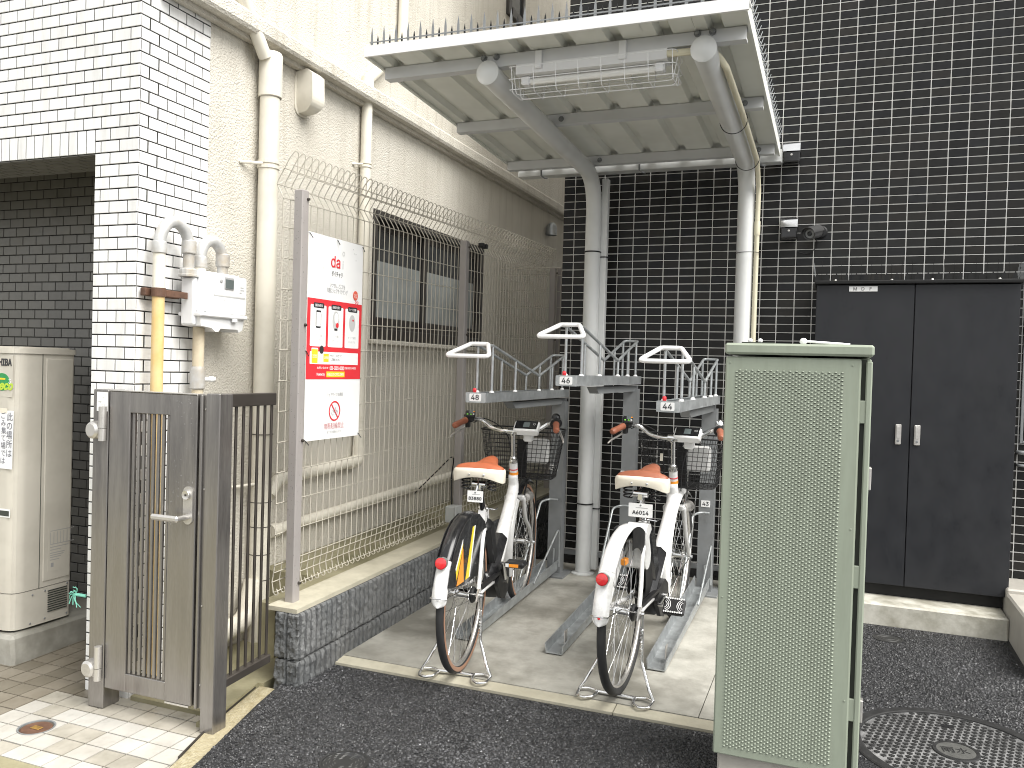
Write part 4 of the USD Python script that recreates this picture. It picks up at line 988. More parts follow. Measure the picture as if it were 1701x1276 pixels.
    for s in (-1, 1):
        if B1:
            A('dress_guard', prism([(0.12, 0.335), (0.335, 0.115), (0.35, 0.10), (0.30, 0.02), (0.20, 0.03), (0.16, 0.10), (-0.19, 0.055), (-0.325, 0.10), (-0.30, 0.17), (-0.22, 0.27), (-0.10, 0.335), (0.0, 0.355)] if False else
              [(0.20, 0.285), (0.235, 0.20), (0.20, 0.10), (0.12, 0.065), (-0.10, 0.070), (-0.30, 0.105), (-0.335, 0.115), (-0.305, 0.185), (-0.255, 0.248), (-0.18, 0.305), (-0.10, 0.339), (0.0, 0.353), (0.10, 0.338)], 0.003, H + np.array([0, 0.0345 * s + 0.0015, 0]), X, Z), M_BLACK_GLOSS)
        else:
            A('dress_guard', sector(lambda a: 0.215 + 0.05 * math.sin(a), lambda a: 0.352, 2, 96, 0.040 * s), M_BLACK)
    if B1:
        yb = -0.0387
        for pts, mt in (([(-0.10, 0.09), (-0.05, 0.09), (0.02, 0.30), (-0.005, 0.30)], M_YELLOW), ([(-0.05, 0.09), (-0.035, 0.09), (0.037, 0.30), (0.02, 0.30)], M_PRINT_WHITE),
                        ([(-0.225, 0.095), (-0.125, 0.09), (-0.145, 0.235)], M_ORANGE), ([(-0.24, 0.155), (-0.228, 0.12), (-0.150, 0.24), (-0.148, 0.255)], M_YELLOW), ([(-0.245, 0.17), (-0.240, 0.16), (-0.150, 0.258), (-0.150, 0.275)], M_PRINT_WHITE)):
            A('guard_sticker', prism(pts, 0.0006, H + np.array([0, yb + 0.002, 0]), X, Z), mt)
    e_ = H + 0.3645 * np.array([math.cos(math.radians(169)), 0, math.sin(math.radians(169))])
    A('tail_logo', lathe([(0.0, 0.0008), (0.0055, 0.0004), (0.0055, 0)], 12, e_, (-0.98, 0, 0.19)), M_PRINT_RED if not B1 else M_PRINT_PALE)
    # tail reflector
    th = math.radians(146); c = H + np.array([0.372 * math.cos(th), 0, 0.372 * math.sin(th)]); ax = np.array([-0.97, 0, 0.12])
    rf = A('tail_reflector', lathe([(0.0, 0.029), (0.019, 0.028), (0.0232, 0.025), (0.0238, 0.018)], 24, c, ax), M_RED_LENS, smooth=40)
    A('reflector_housing', lathe([(0.0245, 0.0215), (0.026, 0.016), (0.024, -0.008), (0.0, -0.010)], 24, c, ax), M_ALU, parent=rf, smooth=40)
    # ---- frame
    BB = np.array([0.475, 0, 0.285]); hx = 0.80 + sx
    head_b, head_t = np.array([hx + 0.075, 0, 0.645]), np.array([hx + 0.025, 0, 0.815])
    st_t = np.array([0.27 + sx * 0.5, 0, 0.63])
    dt = smooth_path([head_t + (0.0, 0, -0.07), head_b + (-0.045, 0, 0.01), np.array([0.645 + sx * 0.6, 0, 0.46]), np.array([0.56, 0, 0.345]), BB + (0.02, 0, 0.03)], 6)
    A('down_tube', tube(dt, np.interp(np.linspace(0, 1, len(dt)), [0, .2, .55, .85, 1], [0.024, 0.029, 0.037, 0.036, 0.030]), 18), M_FRAME, smooth=True)
    A('head_tube', cyl(head_b, head_t, 0.0225, 18), M_FRAME, smooth=40)
    ha = (head_t - head_b) / np.linalg.norm(head_t - head_b)
    A('head_band', lathe([(0.0232, -0.009), (0.0240, -0.008), (0.0240, 0.008), (0.0232, 0.009)], 18, head_b + ha * 0.115, ha), M_ORANGE)
    A('head_band', lathe([(0.0232, -0.003), (0.0238, -0.003), (0.0238, 0.003), (0.0232, 0.003)], 18, head_b + ha * 0.14, ha), M_PRINT_RED)
    A('headset', lathe([(0.0, 0.035), (0.014, 0.034), (0.018, 0.03), (0.018, 0.018), (0.025, 0.014), (0.025, 0.002), (0.022, 0)], 18, head_t, ha), M_CHROME, smooth=35)
    A('seat_tube', tube([BB, st_t], 0.019, 14), M_FRAME if not B1 else M_BLACK, smooth=40)
    A('seat_lug', prism([(-0.045, -0.11), (0.045, -0.16), (0.05, -0.05), (0.028, 0.03), (-0.028, 0.03), (-0.05, -0.04)], 0.036, st_t + np.array([0.0, 0.018, -0.0]), X, Z), M_FRAME)
    A('seat_clamp', lathe([(0.0, 0.02), (0.020, 0.02), (0.022, 0.0), (0.0, -0.01)], 16, st_t + np.array([-0.005, 0, 0.025]), st_t - BB), M_CHROME, smooth=35)
    A('clamp_lever', tube([st_t + (-0.005, -0.02, 0.035), st_t + (0.0, -0.055, 0.030), st_t + (0.03, -0.06, 0.033)], 0.004, 6), M_CHROME)
    sp_t = st_t + (st_t - BB) / np.linalg.norm(st_t - BB) * 0.19
    A('seat_post', cyl(st_t, sp_t, 0.0135, 14), M_CHROME if not B1 else M_BLACK_GLOSS, smooth=40)
    for s in (-1, 1):
        A('seat_stay', tube(smooth_path([H + (0.0, 0.066 * s, 0.0), H + (0.06, 0.058 * s, 0.10), H + (0.17, 0.036 * s, 0.235), st_t + (-0.01, 0.014 * s, -0.06)], 5), [0.0095] * 10 + [0.0115] * 6, 10), M_FRAME, smooth=True)
        A('chain_stay', tube(smooth_path([H + (-0.01, 0.068 * s, 0.0), H + (0.12, 0.062 * s, -0.004), H + (0.34, 0.045 * s, -0.03), BB + (0, 0.03 * s, 0)], 5), 0.0105, 10), M_FRAME, smooth=True)
        A('dropout', prism([(-0.04, -0.02), (0.03, -0.025), (0.035, 0.02), (-0.01, 0.03)], 0.006, H + np.array([0, 0.070 * s + 0.003, 0]), X, Z), M_ALU)
        A('axle_nut', lathe([(0, 0.018), (0.009, 0.017), (0.011, 0.006), (0.011, 0)], 8, H + np.array([0, 0.073 * s, 0]), (0, s, 0)), M_CHROME)
    # ---- drive: gears, chain, motor case, cranks, pedals
    A('rear_cog', lathe([(0.0, -0.052), (0.030, -0.052), (0.036, -0.046), (0.036, -0.040), (0.028, -0.034), (0.0, -0.034)], 24, H, Y), M_BLACK, smooth=30)
    A('chain_case', cat_([prism(rrect(-0.02, -0.055, 0.42, 0.06, 0.05), 0.016, BB + np.array([-0.36, -0.050, 0.02]), X, Z)]) if False else
      prism([(0.0, 0.030), (0.36, 0.018), (0.42, 0.03), (0.49, 0.035), (0.555, 0.0), (0.57, -0.05), (0.545, -0.115), (0.48, -0.14), (0.41, -0.12), (0.37, -0.075), (0.34, -0.045), (0.33, -0.03), (0.37, 0.004), (0.0, 0.014)][::-1], 0.018, H + np.array([0.0, -0.052, -0.005]), X, Z), M_BLACK)
    mo = A('motor_case', lathe([(0.0, -0.055), (0.075, -0.05), (0.092, -0.03), (0.095, 0.02), (0.085, 0.05), (0.0, 0.055)], 24, BB + np.array([0.01, 0, 0.0]), Y), M_BLACK, smooth=40)
    # slanted black cover between the seat tube and the crank
    V, F = box((-0.16, -0.050, -0.036), (0.16, 0.050, 0.036), 0.03)
    A('drive_cover', xf((V, F), roty(-0.62), (0.425, -0.012, 0.40)), M_BLACK_GLOSS, smooth=40)
    if not B1:
        V, F = box((-0.055, -0.052, -0.16), (0.055, 0.052, 0.16), 0.022)
        bt = A('battery', xf((V, F), roty(-0.5), (0.345, 0, 0.50)), M_BLACK_GLOSS, smooth=40)
        A('battery_lid', prism(rrect(-0.055, -0.10, 0.055, 0.10, 0.05), 0.09, (0.23, 0.045, 0.565), X, Z), M_FRAME)
    else:
        V, F = box((-0.05, -0.045, -0.15), (0.05, 0.045, 0.15), 0.022)
        A('battery', xf((V, F), roty(-0.5), (0.355, 0, 0.47)), M_BLACK, smooth=40)
    ca = math.radians(137 if B1 else 178)
    for s, aa in ((-1, ca), (1, ca + math.pi)):
        e = BB + np.array([0.165 * math.cos(aa), 0.088 * s, 0.165 * math.sin(aa)])
        A('crank', cat_([cyl(BB + np.array([0, 0.072 * s, 0]), e, 0.0115, 10, 0.0095), lathe([(0, .012), (.018, .012), (.018, -.012), (0, -.012)], 14, BB + np.array([0, 0.072 * s, 0]), Y)]), M_CHROME, smooth=40)
        pc = e + np.array([0, 0.062 * s, 0])
        V, F = box((-0.040, -0.048, -0.0135), (0.040, 0.048, 0.0135), 0.008)
        tilt = rotx(0.0) if B1 else roty(-0.75)
        pd = A('pedal', xf((V, F), tilt, pc), M_BLACK)
        A('pedal_axle', cyl(e + (0, -0.01 * s, 0), pc, 0.007, 8), M_CHROME, parent=pd)
        if B1:
            A('pedal_reflector', xf(box((-0.043, -0.022, -0.007), (-0.0395, 0.022, 0.007)), None, pc), M_ORANGE, parent=pd)
            A('pedal_edge', xf(box((-0.0425, 0.024, -0.008), (-0.0395, 0.040, 0.008)), None, pc), M_PRINT_WHITE, parent=pd)
        else:      # white tread lines on the top face
            ms = []
            for q in (-1, 1):
                ms.append(tube([(0.034 * q, -0.042, 0.0142), (0.034 * q, 0.042, 0.0142)], 0.0022, 4))
                for r0 in (0.018, 0.026, 0.034):
                    t = np.linspace(-1.1, 1.1, 12); ms.append(tube(np.column_stack([r0 * 1.0 * np.sin(t), q * (0.048 - r0 * np.cos(t)), np.full(12, 0.0142)]), 0.0013, 4))
                for k in range(-4, 5): ms.append(tube([(0.030 * q, 0.010 * k, 0.0142), (0.038 * q, 0.010 * k, 0.0142)], 0.0018, 4))
            A('pedal_tread', xf(cat_(ms), tilt, pc), M_PRINT_WHITE, parent=pd, kind='stuff')
    # ---- two-legged wire stand
    for s in (-1, 1):
        leg = [H + (0.0, 0.080 * s, -0.01), H + (-0.005, 0.085 * s, -0.10), (-0.02, 0.090 * s, 0.14), (-0.065, 0.135 * s, 0.045), (-0.075, 0.155 * s, 0.012)]
        A('stand_leg', tube(bend_path(leg, 0.03, 4), 0.0065, 9), M_CHROME, smooth=True)
        ft_ = [(-0.075, 0.155 * s, 0.012), (-0.135, 0.150 * s, 0.007), (-0.150, 0.115 * s, 0.007), (-0.125, 0.085 * s, 0.007), (-0.07, 0.075 * s, 0.010), (-0.055, 0.120 * s, 0.012), (-0.075, 0.155 * s, 0.012)]
        A('stand_foot', tube(bend_path(ft_, 0.02, 3), 0.006, 8), M_CHROME, smooth=True)
    A('stand_bar', tube([(-0.07, -0.085, 0.009), (-0.07, 0.085, 0.009)], 0.0085, 8), M_CHROME, smooth=True)
    spr = [H + np.array([-0.025 - 0.0 * t, -0.086 + 0.006 * math.cos(t * 9 * 2 * math.pi), -0.05 - 0.13 * t]) + np.array([0.006 * math.sin(t * 9 * 2 * math.pi), 0, 0]) for t in np.linspace(0, 1, 90)]
    A('stand_spring', tube(spr, 0.0014, 4), M_CHROME)
    # ---- saddle
    a0, c0 = 0.115 + sx, 0.835
    ss = np.linspace(0, 1, 22); V = []
    wid = np.interp(ss, [0, 0.08, 0.25, 0.45, 0.65, 0.9, 1.0], [0.094, 0.116, 0.117, 0.086, 0.050, 0.037, 0.031])
    hgt = np.interp(ss, [0, 0.15, 0.5, 0.8, 1.0], [0.035, 0.046, 0.028, 0.034, 0.028])
    th = np.linspace(0, math.pi, 15)
    for q, w_, h_ in zip(ss, wid, hgt):
        for t in th: V.append((a0 + 0.262 * q, w_ * math.cos(t) * 1.0, c0 + 0.012 + 0.024 * max(q - 0.3, 0) / 0.7 + h_ * (abs(math.sin(t)) ** 0.42) - 0.006 * math.cos(t) ** 2 - (0.018 * math.exp(-((q - 0.02) / 0.05) ** 2))))
    V = np.array(V); m = 15; i, j = np.meshgrid(np.arange(21), np.arange(m - 1), indexing='ij'); k = (i * m + j).ravel()
    F = np.vstack([np.stack([k, k + m, k + m + 1], -1), np.stack([k, k + m + 1, k + 1], -1)])
    k0 = len(V); V = np.vstack([V, [[a0, 0, c0 + 0.012], [a0 + 0.262, 0, c0 + 0.014]]])
    F = np.vstack([F, [[k0, j + 1, j] for j in range(m - 1)], [[k0 + 1, 21 * m + j, 21 * m + j + 1] for j in range(m - 1)]])
    sd = A('saddle', (V, F), M_ORANGE_LEATHER if B1 else M_BROWN, smooth=50)
    # cream skirt: outline pushed down, arching up at the middle of the back
    out = [(a0 + 0.262 * q, w_) for q, w_ in zip(ss[:15], wid[:15])]
    rim = [(x, -w_) for x, w_ in out[::-1]] + [(a0 - 0.008, -0.068), (a0 - 0.013, -0.045), (a0 - 0.016, -0.022), (a0 - 0.017, 0), (a0 - 0.016, 0.022), (a0 - 0.013, 0.045), (a0 - 0.008, 0.068)] + out
    rim = np.array(rim); nR = len(rim); V = []
    cc = np.array([a0 + 0.10, 0])
    for lv, (dz, off) in enumerate(((0.030, -0.006), (0.026, 0.001), (0.012, 0.0045), (-0.010, 0.002), (-0.012, -0.003), (0.012, -0.006))):
        for k in range(nR):
            p = rim[k]; t = k / (nR - 1); nrm = np.array([0, np.sign(p[1]) if abs(p[1]) > 0.02 else 0]) ; n2 = p - cc; n2 = n2 / np.linalg.norm(n2)
            end = max(0, abs(t - 0.5) * 2 - 0.6) / 0.4
            dip = -0.026 * (abs(p[1]) / 0.11) ** 2 * (1 if p[0] < a0 + 0.09 else max(0, 1 - (p[0] - a0 - 0.09) / 0.05)) if lv in (3, 4) else -0.006 * (abs(p[1]) / 0.11) ** 2
            V.append((p[0] + n2[0] * off, p[1] + n2[1] * off, c0 + 0.006 + dz * (1 - end) + 0.010 * end + dip * (1 - end) + 0.024 * max((p[0] - a0) / 0.262 - 0.3, 0) / 0.7))
    V = np.array(V); F = []
    for lv in range(5):
        for k in range(nR - 1): q = lv * nR + k; F += [[q, q + 1, q + nR + 1], [q, q + nR + 1, q + nR]]
    A('saddle_skirt', (V, np.array(F)), M_CREAM, parent=sd, smooth=50)
    for s in (-0.034, 0.034): A('rivet', lathe([(0, .005), (.004, .0045), (.0065, .001), (.0065, -.004)], 12, (a0 - 0.0165, s, c0 + 0.006), (-1, 0, 0)), M_CHROME, parent=sd)
    A('saddle_base', box((a0 + 0.005, -0.09, c0 - 0.006), (a0 + 0.12, 0.09, c0 + 0.004), 0.004), M_BLACK, parent=sd)
    for s in (-1, 1):
        tt = np.linspace(0, 1, 60); r = 0.019
        A('saddle_spring', tube(np.column_stack([a0 + 0.035 + r * np.cos(tt * 4 * 2 * math.pi), 0.062 * s + r * np.sin(tt * 4 * 2 * math.pi), c0 - 0.008 - 0.062 * tt]), 0.0038, 6), M_BLACK_GLOSS, parent=sd, smooth=True)
        A('saddle_rail', tube(bend_path([(a0 + 0.035, 0.062 * s, c0 - 0.07), (a0 + 0.11, 0.030 * s, c0 - 0.045), (a0 + 0.24, 0.016 * s, c0 - 0.002)], 0.03, 3), 0.004, 6), M_CHROME, parent=sd, smooth=True)
    A('saddle_clamp', cat_([cyl((sp_t[0], -0.032, c0 - 0.045), (sp_t[0], 0.032, c0 - 0.045), 0.016, 12), box((sp_t[0] - 0.016, -0.014, c0 - 0.075), (sp_t[0] + 0.016, 0.014, c0 - 0.04), 0.005)]), M_CHROME, parent=sd, smooth=40)
    # number plate under the saddle
    if B1: pw, ph, pz, py_ = 0.074, 0.052, c0 - 0.070, 0.006
    else: pw, ph, pz, py_ = 0.107, 0.060, c0 - 0.084, -0.006
    PA = a0 + 0.002
    np_ = A('number_plate', prism(rrect(-pw / 2, -ph, pw / 2, 0, 0.003), 0.002, (PA, py_, pz), -Y, Z), M_PRINT_WHITE)
    A('plate_number', xf(place_text(plate, ph * 0.27, (0, 0, 0), -Y, Z, True, font='Inter', bold=2), None, (PA - 0.0024, py_, pz - ph * 0.80)), M_PRINT_BLACK, parent=np_)
    A('plate_small_print', box((PA - 0.0026, py_ - pw * 0.30, pz - ph * 0.33), (PA - 0.002, py_ + pw * 0.2, pz - ph * 0.29)), M_PRINT_GREY, parent=np_)
    A('plate_hanger', cyl((PA + 0.003, py_, pz - 0.012), (a0 + 0.03, 0, c0 - 0.03), 0.004, 6), M_CHROME, parent=np_)
    A('plate_screw', lathe([(0, .002), (.004, .0015), (.004, 0)], 10, (PA - 0.002, py_, pz - 0.008), (-1, 0, 0)), M_GALV_DK, parent=np_)
    # ---- fork and front mudguard
    F_ = hubs[1]; cr = head_b + np.array([0.012, 0, -0.03])
    A('fork_crown', cat_([box(cr + (-0.02, -0.055, -0.015), cr + (0.02, 0.055, 0.015), 0.008)]), M_SILVER_PAINT)
    for s in (-1, 1):
        A('fork_leg', tube(smooth_path([cr + (0, 0.048 * s, 0), cr + (0.045, 0.052 * s, -0.12), F_ + (-0.06, 0.058 * s, 0.09), F_ + (0, 0.060 * s, 0)], 6), np.linspace(0.0135, 0.0085, 19), 10), M_SILVER_PAINT, smooth=True)
        A('axle_nut', lathe([(0, 0.018), (0.009, 0.017), (0.011, 0.006), (0.011, 0)], 8, F_ + np.array([0, 0.062 * s, 0]), (0, s, 0)), M_CHROME)
        A('mudguard_stay', tube([F_ + np.array([0, 0.066 * s, 0]), F_ + np.array([-0.33, 0.033 * s, -0.09])], 0.0026, 6), M_CHROME)
    if B1:
        A('front_mudguard', guard(F_, 0.360, 58, 128, 0.032), M_BLACK_GLOSS, smooth=40)
        A('mudguard_tail', guard(F_, 0.3605, 128.4, 200, 0.032), M_SILVER_PAINT, smooth=40)
    else:
        A('front_mudguard', guard(F_, 0.360, 58, 200, 0.032), M_FRAME, smooth=40)
    # ---- stem, bars, controls
    cl = np.array([hx - 0.005, 0, 0.985]); A('stem', tube([head_t + (0, 0, 0.01), cl], 0.0115, 14), M_CHROME, smooth=40)
    A('stem_clamp', cat_([lathe([(0, -.025), (.019, -.025), (.019, .025), (0, .025)], 16, cl, Y)]), M_CHROME, smooth=35)
    A('stem_bolt', lathe([(0, .012), (.008, .011), (.009, 0)], 10, cl + (-0.016, 0, -0.014), (-1, 0, -0.3)), M_CHROME)
    t0 = 0.0
    bar = smooth_path([(hx - 0.185, 0.268, 1.018), (hx - 0.06, 0.242, 1.040), (hx + 0.035, 0.195, 1.036), (hx + 0.025, 0.125, 0.995), (hx + 0.0, 0.06, 0.984), (hx - 0.005, 0, 0.984),
                       (hx + 0.0, -0.06, 0.984), (hx + 0.025, -0.125, 0.995), (hx + 0.035, -0.195, 1.036), (hx - 0.06, -0.242, 1.040), (hx - 0.185, -0.268, 1.018)], 6)
    A('handlebar', tube(bar, 0.0112, 12), M_CHROME, smooth=True)
    for s in (-1, 1):
        p0, p1 = np.array([hx - 0.195, 0.270 * s, 1.016]), np.array([hx - 0.075, 0.246 * s, 1.038])
        ax = (p0 - p1) / np.linalg.norm(p0 - p1)
        A('grip', lathe([(0.0, 0.128), (0.010, 0.127), (0.016, 0.120), (0.0168, 0.10), (0.0155, 0.06), (0.0160, 0.02), (0.0175, 0.0), (0.0, 0.0)], 16, p1, ax), M_BROWN, smooth=40)
        cb = p1 - ax * 0.02
        A('brake_clamp', cat_([lathe([(0, -.014), (.017, -.014), (.017, .014), (0, .014)], 14, cb - ax * 0.012, ax), box(cb + (0.0, -0.012, -0.045), cb + (0.03, 0.012, -0.005), 0.005)]), M_BLACK)
        lev = bend_path([cb + (0.03, 0.004 * s, -0.03), cb + (0.01, 0.022 * s, -0.05), cb + (-0.075, 0.052 * s, -0.075), cb + (-0.10, 0.058 * s, -0.088)], 0.03, 4)
        A('brake_lever', tube(lev, np.linspace(0.0065, 0.0050, len(lev)), 8), M_ALU, smooth=True)
        cb2 = cb + np.array([0.06, -0.02 * s, -0.02])
        cab = smooth_path([cb2, cb2 + (0.10, -0.04 * s, 0.015), (hx + 0.14, 0.08 * s, 0.97), (hx + 0.11, 0.035 * s, 0.85), (hx + 0.09, 0.03 * s, 0.70)], 8)
        A('brake_cable', tube(cab, 0.0028, 6), M_BLACK, smooth=True)
    # remote control on the left
    cbox = np.array([hx - 0.035, 0.232, 1.066])
    Mx = roty(-0.45) @ rotz(0.25)
    rc = A('remote_control', xf(box((-0.030, -0.026, -0.012), (0.030, 0.026, 0.012), 0.006), Mx, cbox), M_BLACK, smooth=40)
    A('remote_display', xf(box((-0.008, -0.018, 0.0121), (0.022, 0.006, 0.0127)), Mx, cbox), M_LCD, parent=rc)
    for dx, dy, mt in ((-0.018, 0.014, M_GREEN_DOT), (-0.020, -0.004, M_GREEN_DOT), (-0.018, -0.018, M_PRINT_WHITE), (0.010, -0.020, M_ORANGE)): A('button', xf(lathe([(0, .0145), (.0045, .0142), (.005, .012)], 10, (dx, dy, 0)), Mx, cbox), mt, parent=rc)
    A('shifter_mount', xf(box((-0.022, -0.018, -0.03), (0.022, 0.018, 0.0), 0.006), None, cbox + (0, 0, -0.01)), M_BLACK)
    sb_ = np.array([hx - 0.045, -0.240, 1.052])
    A('grip_shifter', lathe([(0, -.03), (.022, -.03), (.027, -.015), (.027, .02), (.020, .032), (0, .032)], 18, sb_ + (0, 0, -0.012), (0.98, -0.15, 0.1)), M_BLACK, smooth=40)
    A('bell', lathe([(0.0, 0.030), (0.012, 0.028), (0.021, 0.018), (0.024, 0.004), (0.024, 0.0), (0, 0)], 18, sb_ + (0.035, 0.008, 0.010), (0.1, 0.0, 1)), M_CHROME if not B1 else M_BLACK_GLOSS, smooth=40)
    # console box beside the stem
    cm = roty(-0.62); cc_ = np.array([hx + 0.010, -0.072, 1.004])
    con = A('console', xf(box((-0.040, -0.068, -0.024), (0.040, 0.068, 0.022), 0.008), cm, cc_), M_PRINT_WHITE, smooth=40)
    A('console_panel', xf(box((-0.032, -0.060, 0.0221), (0.034, 0.060, 0.0228)), cm, cc_), M_BLACK_GLOSS, parent=con)
    A('console_screen', xf(box((-0.018, -0.018, 0.0229), (0.022, 0.016, 0.0232)), cm, cc_), M_LCD, parent=con)
    A('console_key', xf(torus((0.008, -0.043, 0.0232), Z, 0.007, 0.0009, 16, 4), cm, cc_), M_PRINT_PALE, parent=con)
    A('console_bracket', box((hx + 0.02, -0.10, 0.93), (hx + 0.07, -0.05, 0.97), 0.008), M_PRINT_WHITE)
    # ---- basket
    bx0, bx1 = hx + 0.13, hx + 0.40
    top, bot, w1, w0 = 0.975, 0.715, 0.225, 0.185
    def loop(z):
        t = (z - bot) / (top - bot); w = w0 + (w1 - w0) * t; xb = bx1 - 0.05 * (1 - t)
        return bend_path([(bx0 + 0.0, 0, z), (bx0, w, z), (xb, w, z), (xb, -w, z), (bx0, -w, z), (bx0, 0, z)], 0.06, 5)
    bk = A('basket', tube(loop(top), 0.0045, 7), M_BLACK, smooth=True); A('basket_wire', tube(loop(bot), 0.0035, 6), M_BLACK, parent=bk, smooth=True)
    n = 0
    for z in np.linspace(bot, top, 12)[1:-1]: A('basket_wire', tube(loop(z)[:-1], 0.0016, 4, closed=True), M_BLACK, parent=bk)
    t = np.linspace(0, 1, 49)
    Lt, Lb = loop(top), loop(bot)
    def at(Lp, q):
        s = np.concatenate([[0], np.cumsum(np.linalg.norm(np.diff(Lp, axis=0), axis=1))]); s /= s[-1]
        return np.array([np.interp(q, s, Lp[:, k]) for k in range(3)])
    for q in t[:-1]: A('basket_wire', tube([at(Lt, q), at(Lb, q)], 0.0016, 4), M_BLACK, parent=bk)
    for x in np.linspace(bx0 + 0.03, bx1 - 0.08, 7): A('basket_wire', tube([(x, -w0, bot), (x, w0, bot)], 0.0016, 4), M_BLACK, parent=bk)
    for y in np.linspace(-w0 + 0.03, w0 - 0.03, 10): A('basket_wire', tube([(bx0, y, bot), (bx1 - 0.05, y, bot)], 0.0016, 4), M_BLACK, parent=bk)
    A('lock_unit', box((bx0 + 0.02, -0.165, 0.80), (bx0 + 0.07, -0.01 if not B1 else -0.03, 0.935), 0.012), M_PRINT_PALE)
    A('lock_unit_strap', box((bx0 + 0.012, -0.045, 0.72), (bx0 + 0.018, 0.01, 0.93), 0.003), M_BLACK)
    A('basket_bracket', cat_([tube([(bx0 + 0.05, s * 0.05, bot), cr + (0.02, 0.045 * s, 0.0)], 0.005, 6) for s in (-1, 1)] + [tube([(bx0 + 0.15, s * 0.08, bot), F_ + (0.0, 0.066 * s, 0.0)], 0.0035, 6) for s in (-1, 1)]), M_BLACK if B1 else M_CHROME)
    A('headlamp', lathe([(0.0, -0.03), (0.02, -0.028), (0.027, 0.0), (0.030, 0.02), (0.0, 0.026)], 16, cr + (0.06, -0.06, 0.0), X), M_ALU, smooth=40)
    if not B1: A('cable_tag', box((hx + 0.02, 0.055, 0.86), (hx + 0.026, 0.07, 0.90), 0.001), M_CREAM)
    return T

bicycle('city_bicycle', 'white rental bicycle with black rear mudguard and plate B3880, left of the pair', (-1.739, -1.979, -0.0455), -0.135, -0.004, 1, 'B3880', 'rental bicycles parked in the rack')
bicycle('city_bicycle', 'white rental bicycle with white rear mudguard and plate A6014, nearer the green cabinet', (-1.034, -1.921, -0.0435), 0.021, -0.001, 2, 'A6014', 'rental bicycles parked in the rack')
# ================================================================== BLACK CABINET (MDF)
mc = Thing('equipment_cabinet', 'tall black double-door equipment cabinet lettered M D F on a concrete kerb', 'cabinet', (0.135, -0.14, 0.08))
cx0, cx1, cy, cz0, cz1 = -0.368, 0.640, -0.262, 0.150, 1.808
mc.add('carcass', box((cx0 + 0.003, cy + 0.02, 0.150), (cx1 - 0.003, -0.004, cz1 - 0.002)), M_MDF_EDGE)
mc.add('plinth', box((cx0 + 0.02, cy + 0.035, 0.083), (cx1 - 0.02, -0.01, 0.149)), M_MDF_EDGE)
xm = 0.1385
mc.add('door', box((cx0, cy, cz0), (xm - 0.002, cy + 0.019, cz1), 0.002), M_MDF)
mc.add('door', box((xm + 0.002, cy, cz0), (cx1, cy + 0.019, cz1), 0.002), M_MDF)
mc.add('cabinet_top', box((cx0 - 0.012, cy - 0.022, cz1 + 0.004), (cx1 + 0.012, -0.003, cz1 + 0.024), 0.004), M_MDF_EDGE)
for x in (0.066, 0.160):
    h = mc.add('door_handle', box((x, cy - 0.012, 0.930), (x + 0.030, cy - 0.0005, 1.040), 0.003), M_ALU)
    mc.add('lever', box((x + 0.006, cy - 0.016, 0.965), (x + 0.024, cy - 0.0125, 1.032), 0.002), M_ALU, parent=h)
    mc.add('lock', lathe([(0, .004), (.006, .0035), (.007, 0)], 12, (x + 0.015, cy - 0.012, 0.950), -Y), M_GALV_DK, parent=h)
sg = mc.add('name_sign', box((-0.197, cy - 0.004, 1.771), (-0.050, cy - 0.0005, 1.800), 0.001), M_PRINT_WHITE)
for ch, x in (('M', -0.165), ('D', -0.125), ('F', -0.085)): mc.add('sign_letter', place_text(ch, 0.0185, (x, cy - 0.0041, 1.7765), X, Z, True, font='Inter'), M_PRINT_BLACK, parent=sg)
for k, x in enumerate(np.arange(cx0, cx1 + 0.01, 0.0515)):
    mc.add('spike', blade((x, cy - 0.010, cz1 + 0.024), (1, 0, 0), 0.042, 0.024), M_MDF_EDGE)
    if k % 1 == 0: mc.add('needle', cyl((x + 0.025, cy + 0.02, cz1 + 0.024), (x + 0.025, cy - 0.005, cz1 + 0.135), 0.0011, 5), M_MDF_EDGE)
for x in (cx0 - 0.008, cx1 + 0.008):
    for y in np.arange(cy, -0.03, 0.028): mc.add('needle', cyl((x, y, cz1 + 0.024), (x + (0.02 if x > 0 else -0.012), y, cz1 + 0.13), 0.0010, 5), M_GALV_DK)
for x in (-0.27, 0.02, 0.22, 0.54): mc.add('roof_bolt', lathe([(0, .008), (.007, .006), (.009, 0)], 10, (x, cy - 0.006, cz1 + 0.024)), M_ALU)

# ================================================================== GREEN CABINET
gk = 0.917; GY = -2.55
def gx(x): return CAM_POS[0] + (x - CAM_POS[0]) * gk
def gzz(z): return CAM_POS[2] + (z - CAM_POS[2]) * gk
ga, gb = gx(-0.606), gx(-0.128)
gt, gbot = gzz(1.399), gzz(-0.060)
gr = Thing('telecom_cabinet', 'sage green street cabinet with a dimpled ventilated door in the foreground', 'cabinet', ((ga + gb) / 2, GY + 0.2, az(0, GY)))
gr.add('concrete_plinth', box((ga + 0.012, GY + 0.03, -0.25), (gb - 0.03, GY + 0.40, gbot - 0.004), 0.006), M_STEP)
gr.add('carcass', box((ga + 0.004, GY + 0.026, gbot + 0.004), (gb - 0.003, GY + 0.42, gt - 0.042), 0.004), M_GREEN_CAB)
gr.add('shadow_gap', box((ga + 0.006, GY + 0.020, gbot + 0.006), (gb - 0.016, GY + 0.0255, gt - 0.045)), M_CAB_DK)
gr.add('roof_cap', box((ga - 0.003, GY - 0.012, gt - 0.036), (gb + 0.003, GY + 0.44, gt), 0.007), M_GREEN_CAB)
dx1 = gx(-0.163)
gr.add('door', box((ga, GY, gbot), (dx1, GY + 0.018, gzz(1.352)), 0.005), M_GREEN_CAB)
